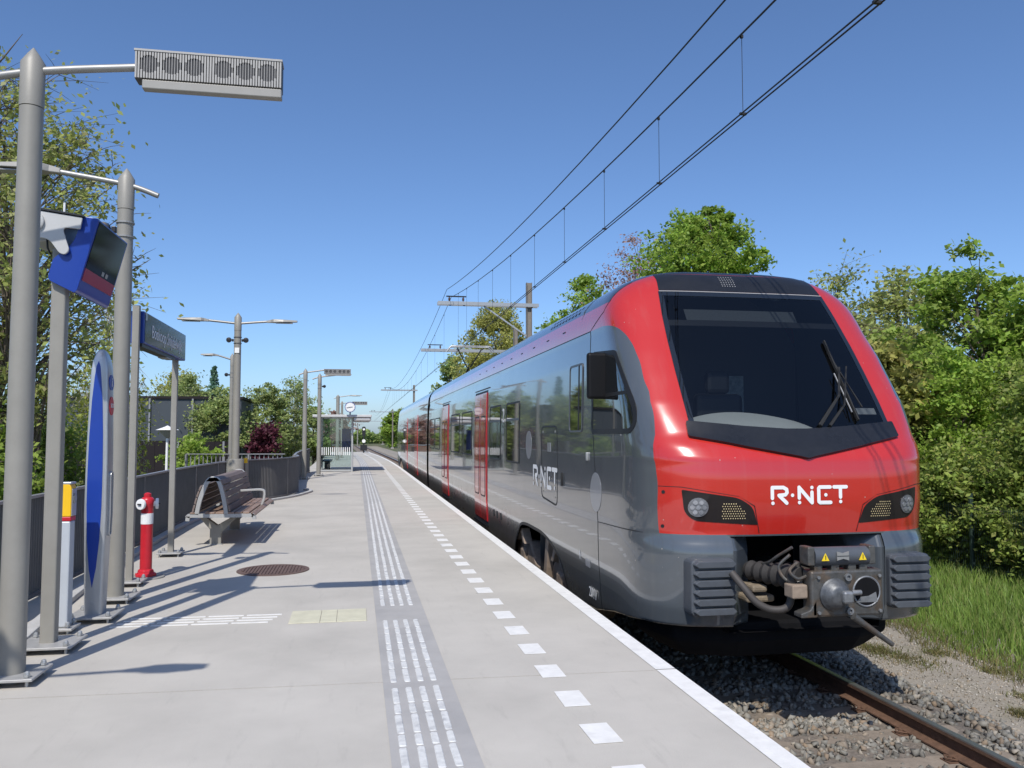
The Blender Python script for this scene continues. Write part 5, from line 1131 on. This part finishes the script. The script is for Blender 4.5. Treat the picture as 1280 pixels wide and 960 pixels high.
for s, w in ((-.025, 'contact wire on the platform side of the touching pair'), (.025, 'contact wire on the verge side of the touching pair')):
    wire(w, [(fx(y) + s, y, 4.745 if y < 100 else 4.745 - (y - 100) * .006) for y in (-27, 5, 33, 44, 93, 130, 165)], .0075)
dy = [-4, .8, 3.2, 5.3, 7.45, 9.75, 12.1, 14.6, 17.2, 20.0, 22.8, 25.6, 28.4, 30.8] + list(np.arange(36, 92, 4.4))
for k, y in enumerate(dy):
    t = empty('dropper', (fx(y), y, 4.745), 0, 'thin vertical dropper wire hanging between the carrier and contact wires', 'wire', 'droppers of the overhead line')
    MB().tube([(0, 0, 0), (0, 0, mess(y) - 4.745)], .0035, 4).build('strand', M['wire'], t); MB().box(-.034, .034, -.014, .014, -.006, .016).build('clamp', M['wire'], t); MB().box(-.013, .013, -.013, .013, mess(y) - 4.765, mess(y) - 4.735).build('clamp', M['wire'], t)
# ================================================================== VEGETATION
def leaf_quads(C, size, up=.35, aspect=1.5):
    N = len(C); n = rng.normal(size=(N, 3)); n[:, 2] = np.abs(n[:, 2]) + up; n /= np.linalg.norm(n, axis=1)[:, None]
    a = rng.normal(size=(N, 3)); a -= n * (a * n).sum(1)[:, None]; a /= np.linalg.norm(a, axis=1)[:, None]; b = np.cross(n, a)
    s = (size * rng.uniform(.55, 1.25, N))[:, None]
    V = np.stack([C - a * s * aspect * .5, C + b * s * .42 + n * s * .08, C + a * s * aspect * .5, C - b * s * .42 + n * s * .08], 1).reshape(-1, 3)
    return V, np.arange(4 * N).reshape(N, 4)
def foliage(name, C, size, m, parent, up=.35, aspect=1.5):
    V, F = leaf_quads(np.asarray(C, float), size, up, aspect); return link(name, nmesh(name, V, F, m), parent)
def tree(x, y, z0, h, rx, label, m, nleaf, lsize, ncl=70, base=.3, clump=.42, bark=None, name='tree', seed=1, cat='tree', group=None, ry=None, droop=0, tr=.12, twigs=5, shape=1.0, leafy=1.0):
    rg = np.random.default_rng(seed); ry = ry or rx; bark = bark or M['bark']
    t = empty(name, (x, y, z0), 0, label, cat, group)
    tk = MB(); ax = rg.normal(0, .03 * h, 4); ay = rg.normal(0, .03 * h, 4)
    spine = [Vector((0, 0, 0)), Vector((ax[0] * .4, ay[0] * .4, h * .25)), Vector((ax[1], ay[1], h * .5)), Vector((ax[2], ay[2], h * .75)), Vector((ax[3], ay[3], h * .95))]
    sp_ = [Vector(p) for p in smoothpath([tuple(p) for p in spine], 4)]
    tk.tube(sp_, [tr * (1 - .97 * (i / (len(sp_) - 1)) ** .8) for i in range(len(sp_))], 9)
    C = []; per = nleaf // ncl
    for k in range(ncl):
        while True:
            u = rg.normal(size=3); u /= np.linalg.norm(u); rad = rg.uniform(.25, 1) ** .45
            p = u * rad
            zc = base * h + (1 - base) * h * (.5 + .5 * p[2])
            f = math.sin(math.pi * min(1, max(0.03, ((zc / h - base) / (1 - base))) ** shape * .93 + .05)) ** .6
            c = np.array([p[0] * rx * f, p[1] * ry * f, zc])
            break
        sz = clump * rg.choice([.55, .8, 1.0, 1.25, 1.6])
        # limb from the trunk to the clump
        zi = max(.12 * h, c[2] - rg.uniform(.15, .35) * h * .6 - .3 * math.hypot(c[0], c[1])); i = min(len(sp_) - 1, int(zi / (h * .95) * (len(sp_) - 1))); st = sp_[i]
        e = Vector(c); mid = st.lerp(e, .5) + Vector((rg.normal(0, .08), rg.normal(0, .08), .12 * (e - st).length - .05))
        r0 = tr * .30 * (1 - .7 * zi / h)
        tk.tube([st, st.lerp(mid, .5) + Vector((0, 0, .03)), mid, mid.lerp(e, .55), e], [r0, r0 * .75, r0 * .55, r0 * .35, r0 * .14], 5, False)
        for q in range(twigs):
            d = Vector(rg.normal(size=3)).normalized(); d.z = d.z * .42 - droop; b0 = mid.lerp(e, rg.uniform(.35, 1)); ee = b0 + d * sz * rg.uniform(.8, 1.5)
            tk.tube([b0, b0.lerp(ee, .5) + Vector((0, 0, .03)), ee], [r0 * .2 + .003, r0 * .13 + .002, .0025], 3, False)
            m2 = int(per / twigs * leafy)
            tt = rg.uniform(.15, 1.1, m2)[:, None]; pts = np.array(b0)[None] * (1 - tt) + np.array(ee)[None] * tt + rg.normal(0, 1, (m2, 3)) * np.array([sz * .26, sz * .26, sz * (.19 if not droop else .22)])
            if droop: pts[:, 2] -= np.abs(rg.normal(0, droop * .9, m2))
            C.append(pts)
    tk.build('trunk', bark, t, smooth=True, fix=False)
    if nleaf > 0: foliage('crown', np.concatenate(C), lsize, m, t, .3)
    return t
G = {}
G['maple'] = leafmat('maple leaves', [(0.266, 0.432, 0.064), (0.302, 0.432, 0.067), (0.336, 0.432, 0.078), (0.261, 0.384, 0.069)], .5)
G['hedge'] = leafmat('hedge leaves', [(0.237, 0.334, 0.074), (0.328, 0.432, 0.085), (0.365, 0.432, 0.099), (0.181, 0.256, 0.061), (0.432, 0.426, 0.125)], .5)
G['bright'] = leafmat('bright spring leaves', [(0.290, 0.432, 0.061), (0.307, 0.432, 0.069), (0.350, 0.432, 0.099), (0.267, 0.395, 0.069)], .5)
G['olive'] = leafmat('olive leaves', [(0.261, 0.278, 0.064), (0.370, 0.338, 0.090), (0.214, 0.250, 0.064), (0.400, 0.352, 0.130)], .35)
G['sparse'] = leafmat('young alder leaves', [(0.373, 0.432, 0.125), (0.398, 0.432, 0.117), (0.374, 0.432, 0.150), (0.432, 0.402, 0.189)], .5)
G['birch'] = leafmat('fresh birch leaves', [(0.381, 0.432, 0.082), (0.400, 0.432, 0.094), (0.362, 0.432, 0.085)], .5)
G['mid'] = leafmat('mid green leaves', [(0.306, 0.432, 0.139), (0.333, 0.432, 0.128), (0.379, 0.432, 0.168)], .5)
G['conifer'] = leafmat('blue green needles', [(0.155, 0.296, 0.194), (0.222, 0.374, 0.238), (0.134, 0.237, 0.173)], .5)
G['plum'] = leafmat('purple plum leaves', [(0.095, 0.022, 0.037), (0.126, 0.030, 0.046), (0.076, 0.024, 0.033)], .35)
G['bud'] = leafmat('reddish buds', [(0.432, 0.258, 0.213), (0.432, 0.267, 0.205), (0.410, 0.270, 0.232)], .5)
G['airy'] = leafmat('light spring leaves', [(0.370, 0.432, 0.152), (0.363, 0.432, 0.138), (0.336, 0.432, 0.168), (0.414, 0.432, 0.173)], .5)
G['willow'] = leafmat('willow leaves', [(0.432, 0.432, 0.115), (0.432, 0.419, 0.120), (0.398, 0.432, 0.117)], .5)
GR = 'trees beyond the track'; GZ = -1.1
tree(13.3, 30, GZ, 12.2, 3.1, 'large fresh green maple rising behind the cab roof', G['maple'], 46000, .135, 150, .30, .62, seed=3, group=GR, tr=.2)
tree(12.3, 35.5, GZ, 12.0, 2.9, 'bare reddish budding tree left of the large maple', G['bud'], 5000, .10, 90, .3, .6, M['twig'], seed=5, group=GR, tr=.16, twigs=9)
tree(11.6, 41, GZ, 11.0, 2.4, 'mid green tree between the budding tree and the overhead mast', G['maple'], 22000, .14, 90, .25, .55, seed=6, group=GR, tr=.16)
tree(9.9, 60, GZ, 13.4, 3.0, 'pale yellow green birch behind the overhead mast', G['willow'], 34000, .14, 130, .2, .62, M['birchbark'], seed=7, group=GR, tr=.14, droop=.35)
tree(8.3, 72, GZ, 10.2, 1.7, 'slender green tree past the rear roof of the train', G['mid'], 7000, .2, 50, .25, .5, seed=8, group=GR, tr=.12)
tree(9.0, 66, GZ, 8.6, 2.2, 'twiggy half-bare tree beside the pale birch', G['sparse'], 2500, .15, 60, .25, .6, seed=9, group=GR, tr=.12, twigs=8)
tree(14.6, 23, GZ, 8.0, 2.6, 'half-bare grey green tree to the right of the train cab', G['sparse'], 7500, .10, 100, .22, .55, seed=10, group=GR, tr=.13, twigs=8)
tree(15.2, 26.8, GZ, 8.6, 2.4, 'half-bare tree filling the gap beside the large maple', G['sparse'], 7000, .12, 90, .2, .55, seed=16, group=GR, tr=.12, twigs=8)
tree(17.0, 24, GZ, 8.4, 2.4, 'thinly leaved tall tree behind the wire fence', G['sparse'], 8000, .13, 90, .25, .5, seed=11, group=GR, tr=.13, twigs=7)
tree(15.3, 18.6, GZ, 7.6, 2.2, 'bright green tree with upright top shoots above the hedge', G['bright'], 24000, .115, 110, .2, .48, seed=12, group=GR, tr=.13)
tree(16.4, 16.6, GZ, 7.1, 2.0, 'bright leafy tree at the far side of the upright one', G['bright'], 22000, .11, 100, .15, .45, seed=13, group=GR, tr=.12)
tree(11.9, 17.2, GZ, 5.3, 1.1, 'olive brown young maple close to the train flank', G['olive'], 9000, .15, 50, .12, .42, seed=14, group=GR, tr=.08)
tree(10.9, 20.5, GZ, 6.8, 1.6, 'dense green tree hidden mostly by the train nose', G['maple'], 9000, .16, 60, .15, .5, seed=15, group=GR, tr=.1)
HG = 'hedge shrubs along the wire fence'
hs_ = [(13.0, 16.2, 3.9, 1.6, 'broad mid green hedge shrub behind the fence post'), (14.2, 14.2, 4.3, 1.7, 'tall leafy hedge shrub standing over the fence panel'), (12.6, 13.0, 3.2, 1.3, 'rounded hedge shrub pressing through the wire mesh'), (13.4, 11.2, 3.8, 1.6, 'hedge shrub with pale new leaves at the near end of the mesh'), (15.2, 12.2, 5.4, 1.9, 'tall hedge shrub rising behind the near fence panel'), (12.3, 19.0, 3.6, 1.5, 'dark hedge shrub beside the olive young maple'), (16.0, 14.0, 6.0, 2.0, 'high bushy shrub under the bright leafy tree'), (14.0, 20.0, 4.6, 1.9, 'wide hedge shrub below the half-bare tree'), (12.0, 24.0, 4.0, 1.8, 'hedge shrub screened by the front carriage'), (12.2, 28.5, 4.2, 1.8, 'hedge shrub below the large maple'),
    (11.75, 14.6, 1.5, 1.05, 'low leafy shrub spilling through the mesh right behind the fence post'), (12.1, 11.6, 1.6, 1.1, 'low shrub hanging over the mesh at its near end'), (11.5, 17.6, 1.7, 1.1, 'low shrub in the mesh under the olive young maple'), (11.95, 13.1, 1.2, .9, 'knee-high ivy bush at the foot of the mesh')]
for k, (x, y, h, r_, lb) in enumerate(hs_):
    tree(x, y, GZ, h + 1.0, r_, lb, G['hedge'] if k % 3 else G['maple'], 21000 if y < 21 else 7000, .075 if y < 17 else .10, 90, .03, .36, name='hedge_shrub', seed=40 + k, cat='shrub', group=HG, tr=.06, twigs=4, shape=.75)
# left of the platform
GL = 'trees behind the platform fence'
tree(-7.0, 17.5, GZ, 11.0, 3.0, 'tall half-bare alder with a dark trunk behind the display post', G['sparse'], 6500, .085, 130, .22, .62, seed=21, group=GL, tr=.17, twigs=9)
tree(-5.7, 16.2, GZ, 9.4, 1.9, 'slim green budding alder behind the second lamp post', G['sparse'], 7000, .085, 90, .30, .5, seed=22, group=GL, tr=.11, twigs=7)
tree(-9.2, 16.2, GZ, 11.4, 2.6, 'twiggy alder with several stems beyond the first loudspeaker post', G['sparse'], 3200, .08, 110, .12, .6, M['twig'], seed=23, group=GL, tr=.13, twigs=10)
tree(-10.8, 21, GZ, 11.2, 3.0, 'bare branched tree at the far back of the alders', G['sparse'], 2600, .09, 100, .12, .65, seed=24, group=GL, tr=.15, twigs=9)
tree(-6.55, 23.8, GZ, 7.0, 1.0, 'weeping birch with hanging pale green twigs behind the name sign', G['birch'], 5200, .085, 60, .28, .45, M['birchbark'], seed=25, group=GL, tr=.09, droop=1.1, twigs=7)
for k, (x, y, h, r_, lb, gm) in enumerate([(-6.4, 15.0, 3.4, 1.5, 'leafy green shrub behind the fence by the check-in post', 'bright'), (-7.6, 17.5, 3.9, 1.6, 'large mid green shrub under the dark-trunked alder', 'maple'), (-6.9, 19.8, 3.6, 1.3, 'loose shrub beside the weeping birch', 'bright'), (-9.6, 19.5, 3.6, 1.8, 'twiggy undergrowth beneath the bare branched tree', 'sparse'), (-8.2, 14.2, 2.6, 1.2, 'low hedge bush beneath the twiggy alder', 'hedge')]):
    tree(x, y, GZ, h, r_, lb, G[gm], 9000, .085, 70, .05, .42, name='shrub', seed=60 + k, cat='shrub', group='shrubs behind the platform fence', tr=.05, twigs=5, shape=.8)
GM = 'trees beyond the exit ramp'
tree(-12.6, 62, GZ, 7.4, 2.8, 'yellow green willow above the dark shed', G['willow'], 12000, .16, 80, .2, .6, seed=31, group=GM, tr=.16)
tree(-10.3, 54, GZ, 6.7, 2.0, 'green birch with pale trunk at the shed corner', G['airy'], 9000, .13, 80, .2, .55, M['birchbark'], seed=32, group=GM, tr=.1)
tree(-8.1, 52, GZ, 5.6, 1.9, 'dense dark green tree beside the double-armed lamp', G['airy'], 11000, .14, 70, .1, .5, seed=33, group=GM, tr=.1)
tree(-5.9, 56, GZ, 6.4, 2.2, 'broad green tree between the lamp and loudspeaker post', G['airy'], 13000, .14, 90, .1, .55, seed=34, group=GM, tr=.12)
tree(-4.3, 58, GZ, 7.0, 1.7, 'tall birch with white trunk just before the loudspeaker post', G['airy'], 8000, .12, 80, .15, .5, M['birchbark'], seed=35, group=GM, tr=.1)
tree(-4.85, 47, GZ, 3.5, .8, 'dark purple leaved plum tree behind the curved fence', G['plum'], 5000, .16, 40, .15, .42, name='plum_tree', seed=36, group=None, tr=.07)
tree(-7.9, 43, GZ, 2.9, 1.5, 'light green laurel bush behind the ramp railing', G['bright'], 5000, .15, 40, .03, .4, name='shrub', seed=37, cat='shrub', tr=.05)
tree(-3.3, 66, GZ, 5.2, 1.8, 'green tree seen through the shelter glass', G['mid'], 6000, .22, 50, .1, .5, seed=38, group=GM, tr=.1)
tree(-2.2, 92, GZ, 5.4, 2.4, 'reddish twiggy tree beyond the shelter roof', G['bud'], 3500, .22, 50, .2, .6, seed=39, group=GM, tr=.12)
def conifer(x, y, h, r, label):
    t = empty('conifer', (x, y, GZ), 0, label, 'tree', GM); MB().tube([(0, 0, 0), (0, 0, h)], [.12, .01], 8).build('trunk', M['bark'], t)
    C = []
    for k in range(26):
        zz = h * (.12 + .86 * k / 25); rr = r * (1 - .93 * k / 25)
        for q in range(7):
            a = rng.uniform(0, 6.28); n_ = 34; tt = rng.uniform(.1, 1, n_); C.append(np.stack([np.cos(a) * rr * tt, np.sin(a) * rr * tt, zz - .25 * rr * tt + .1 * tt ** 2], 1) + rng.normal(0, .05, (n_, 3)))
    foliage('crown', np.concatenate(C), .16, G['conifer'], t)
conifer(-9.7, 60, 7.4, 1.2, 'narrow blue green spruce between the willow and the lamp')
# far belt of trees along the horizon and the tall hedge past the train
for k, (x, y, h, r_) in enumerate([(7.6, 172, 7.8, 2.6), (9.4, 180, 8.4, 2.8), (8.2, 190, 8.2, 2.8), (10.6, 196, 8.6, 3.0), (9.2, 206, 8.0, 3.0), (9.0, 222, 7.6, 3.0)]):
    tree(x, y, GZ, h, r_, 'bushy green tree in the row beside the track past the train', G['mid'] if k % 2 else G['maple'], 9000, .34, 60, .04, .6, seed=80 + k, group='row of bushy trees past the train', tr=.12, shape=.8)
def belt(name, label, N, xr, yf, hf, m, size):
    x = rng.uniform(*xr, N); y = np.array([yf(a) for a in x]) + rng.uniform(0, 10, N); hh = np.array([hf(a) for a in x]); z = GZ + hh * rng.uniform(0, 1, N) ** .7
    return tag(foliage(name, np.stack([x, y, z], 1), size, m, None), label, 'woodland', kind='stuff')
belt('distant_woodland', 'far-off belt of trees closing the view along the line', 16000, (-55, 60), lambda a: 250 + 20 * math.sin(a * .1), lambda a: 3.6 + 1.4 * nz(a, 0, .25) + .8 * nz(a, 3, .9), G['mid'], .9)
belt('distant_woodland', 'far-off dark trees to the left beyond the shed', 12000, (-130, -14), lambda a: 120 + .2 * a, lambda a: 4.6 + 1.6 * nz(a, 0, .25) + .8 * nz(a, 3, .9), G['hedge'], .8)
belt('distant_woodland', 'far-off trees to the right behind the hedge', 12000, (16, 120), lambda a: 75 + .1 * a, lambda a: 7.0 + 2.0 * nz(a, 0, .2) + .8 * nz(a, 3, .9), G['maple'], .7)
# wire mesh fence in the hedge
M['fencegreen'] = mat('green fence coating', (0.028, 0.05, 0.042), .5, .1, .1, 6)
wf = empty('wire_mesh_fence', (11.2, 13.7, -1.1), 0, 'dark green wire mesh fence overgrown by the hedge', 'fence')
def wfp(k): return (-.22 * k * .35, k * 2.5)
for k in range(-2, 7):
    x, y = wfp(k); MB().prism(rounded([(x - .035, y - .035), (x + .035, y - .035), (x + .035, y + .035), (x - .035, y + .035)], .02, 3), -.1, 1.5 if k else 1.62, 'XY').build('post', M['fencegreen'], wf, smooth=True)
for k in range(-2, 6):
    x0, y0_ = wfp(k); x1, y1 = wfp(k + 1); b = MB()
    for i in range(50): t = (i + .5) / 50; b.beam((x0 + (x1 - x0) * t, y0_ + (y1 - y0_) * t, .06), (x0 + (x1 - x0) * t, y0_ + (y1 - y0_) * t, 1.42), .005, .005)
    for i in range(7): b.beam((x0, y0_, .1 + i * .21), (x1, y1, .1 + i * .21), .007, .007)
    tag(b.build('mesh_panel', M['fencegreen'], wf, fix=False), kind='stuff')
# ================================================================== BACKGROUND BUILDINGS AND LAMPS
M['shedgrey'] = mat('shed cladding', (0.055, 0.066, 0.076), .55, .1, .06, 1.0, stretch=(1, 1, .2)); M['sheddark'] = mat('dark cladding', (0.016, 0.012, 0.013), .6, 0, .15, 1, spec=.25)
M['brick'] = mat('brown brick', (0.16, 0.085, 0.06), .9, 0, .25, 14, .2, 30)
sdh = empty('grey_shed', (-17.2, 52, GZ), 0, 'dark grey flat-roofed shed with a dark base behind the trees', 'building')
W_ = 10.4
for k in range(8):
    x0 = k * W_ / 8; MB().box(x0 + .006, x0 + W_ / 8 - .006, 0, .12, 2.35, 4.85).build('wall_panel', M['shedgrey'], sdh); MB().box(x0 + .006, x0 + W_ / 8 - .006, -.02, .12, 0, 2.33).build('base_panel', M['sheddark'], sdh)
MB().box(0, W_, .13, 9, 0, 4.8).build('wall', M['shedgrey'], sdh); MB().box(-.1, W_ + .1, -.1, 9.1, 4.83, 4.98).build('roof_edge', M['sheddark'], sdh)
for x in (5.2, 7.6): MB().box(x, x + .09, -.12, -.03, .2, 4.84).build('downpipe', M['rail_cap'], sdh)
MB().box(6.2, 7.1, -.035, -.022, 0, 2.1).build('door', M['shedgrey'], sdh)
wl_ = empty('dark_wall', (-13.4, 46.5, GZ), 0, 'long dark brown boundary wall below the grey shed', 'wall')
for k in range(12): MB().box(k * .6 + .008, (k + 1) * .6 - .008, 0, .1, 0, 2.35).build('board', M['sheddark'], wl_)
MB().box(0, 7.2, .02, .08, 0, 2.3).build('backing', M['sheddark'], wl_)
for x in (1.55, 4.1, 6.4): MB().box(x, x + .1, -.05, -.003, 0, 2.36).build('upright', M['rail_cap'], wl_)
bh = empty('brick_house', (-13.5, 17.2, GZ), 0, 'low brown brick building with a white eave, at the far end of the hedge bush', 'building')
MB().box(0, 4.6, 0, 5, 0, 2.55).build('wall', M['brick'], bh); MB().box(-.2, 4.8, -.3, 5.2, 2.56, 2.66).build('eave', M['white'], bh); MB().prism([(-.2, 2.67), (4.8, 2.67), (2.3, 3.5)], -.3, 5.2).build('roof', M['brick'], bh)
for k in range(2): w = MB().box(1.0 + k * 1.8, 1.9 + k * 1.8, -.04, -.005, 1.0, 2.0).build('window', M['glassd'], bh); MB().box(.96 + k * 1.8, 1.94 + k * 1.8, -.06, -.003, .93, .99).build('sill', M['white'], w)
def mushroom(x, y, h, label, s=1.0):
    t = empty('garden_lamp', (x, y, GZ), 0, label, 'lamp', 'white park lamps beyond the fence')
    MB().tube([(0, 0, 0), (0, 0, h - .42 * s)], [.055, .045], 12).build('pole', M['white'], t, smooth=True)
    MB().lathe((0, 0, h - .45 * s), [(.06 * s, 0), (.10 * s, .06 * s), (.30 * s, .26 * s), (.31 * s, .28 * s)], 20).build('diffuser', M['dimwhite'], t, smooth=True)
    MB().lathe((0, 0, h - .45 * s), [(.33 * s, .28 * s), (.40 * s, .29 * s), (.10 * s, .40 * s), (.01, .45 * s)], 20).build('cap', M['white'], t, smooth=True)
mushroom(-6.95, 33, 3.05, 'white mushroom lamp standing before the dark wall', 1.05)
mushroom(-7.6, 60, 2.85, 'white mushroom lamp beside the purple plum tree', 1.0); mushroom(-6.9, 76, 2.45, 'small white lamp behind the curved fence', 1.1); mushroom(-6.0, 80, 2.30, 'smallest white lamp next to the loudspeaker post', 1.0)
for k, (x, y, h, lb) in enumerate([(-6.05, 26.0, 1.75, 'round timber stake behind the name sign, the taller one'), (-5.85, 26.1, 1.6, 'round timber stake behind the name sign, the shorter one')]):
    t = tag(MB().tube([(0, 0, 0), (.01, 0, h * .5), (.0, .02, h)], [.055, .052, .05], 10).build('timber_stake', M['stake'] if 'stake' in M else M['wood'], None, smooth=True, loc=(x, y, GZ)), lb, 'stake')
# end of the platform: signal, level crossing boxes
sgn = empty('railway_signal', (.65, 76, -1.0), 0, 'black railway signal with white lamps at the platform end', 'signal')
MB().tube([(0, 0, 0), (0, 0, 2.9)], .06, 10).build('mast', M['black'], sgn); MB().prism(rounded([(-.16, 2.5), (.16, 2.5), (.16, 3.35), (-.16, 3.35)], .14, 4), -.06, .06).build('signal_head', M['black'], sgn, bevel=.02)
for z, r_ in ((3.1, .10), (2.05, .16)): MB().lathe((0, -.07, z), [(r_, .02), (r_, -.06), (.01, -.05)], 16, 'Y').build('lamp', M['white'], sgn)
MB().box(-.3, .3, -.1, .1, 1.2, 1.7).build('cabinet', M['black'], sgn)
cbx = empty('crossing_cabinet', (-1.2, 84, -1.0), 0, 'reddish brown equipment cabinet at the platform end', 'cabinet'); MB().box(-1.1, .9, 0, .9, 0, 1.55).build('body', M['brick'], cbx, bevel=.03); MB().box(-1.15, .95, -.05, .95, 1.56, 1.64).build('lid', M['rail_cap'], cbx); MB().box(.1, .75, -.03, -.004, .1, 1.4).build('door', M['sheddark'], cbx)
def crossing_car(x, y, m, label):
    t = empty('parked_car', (x, y, -1.0), 0, label, 'car'); b = MB()
    b.prism(rounded([(-2.0, .3), (2.0, .3), (2.05, .75), (1.2, .88), (.7, 1.4), (-1.1, 1.42), (-1.7, .95), (-2.05, .9)], [.1, .1, .1, .2, .2, .2, .1, .1], 3), -.8, .8); b.build('body', m, t, bevel=.08)
    for u in (-1.25, 1.25): MB().lathe((u, -.8, .32), [(.1, -.04), (.32, -.04), (.32, .12)], 16, 'Y').build('wheel', M['rubber'], t)
    MB().prism([(.55, 1.32), (1.0, .9), (-1.35, .9), (-.95, 1.34)], -.82, -.805).build('window', M['glassd'], t)
M['carwhite'] = mat('white car paint', (.75, .75, .75), .25, 0, coat=.8)
crossing_car(6.2, 330, M['carwhite'], 'white car waiting at the far crossing'); crossing_car(.8, 335, M['shedgrey'], 'dark car at the far crossing')
for k, (x, y, lb) in enumerate([(5.9, 84, 'small white marker board lying beside the track past the train')]):
    t = empty('marker_board', (x, y, -1.05), 0, lb, 'marker'); MB().box(-.02, .02, -.02, .02, 0, .3).build('stake', M['galv'], t); MB().box(-.25, .25, -.03, -.02, .12, .42).build('plate', M['white'], t)
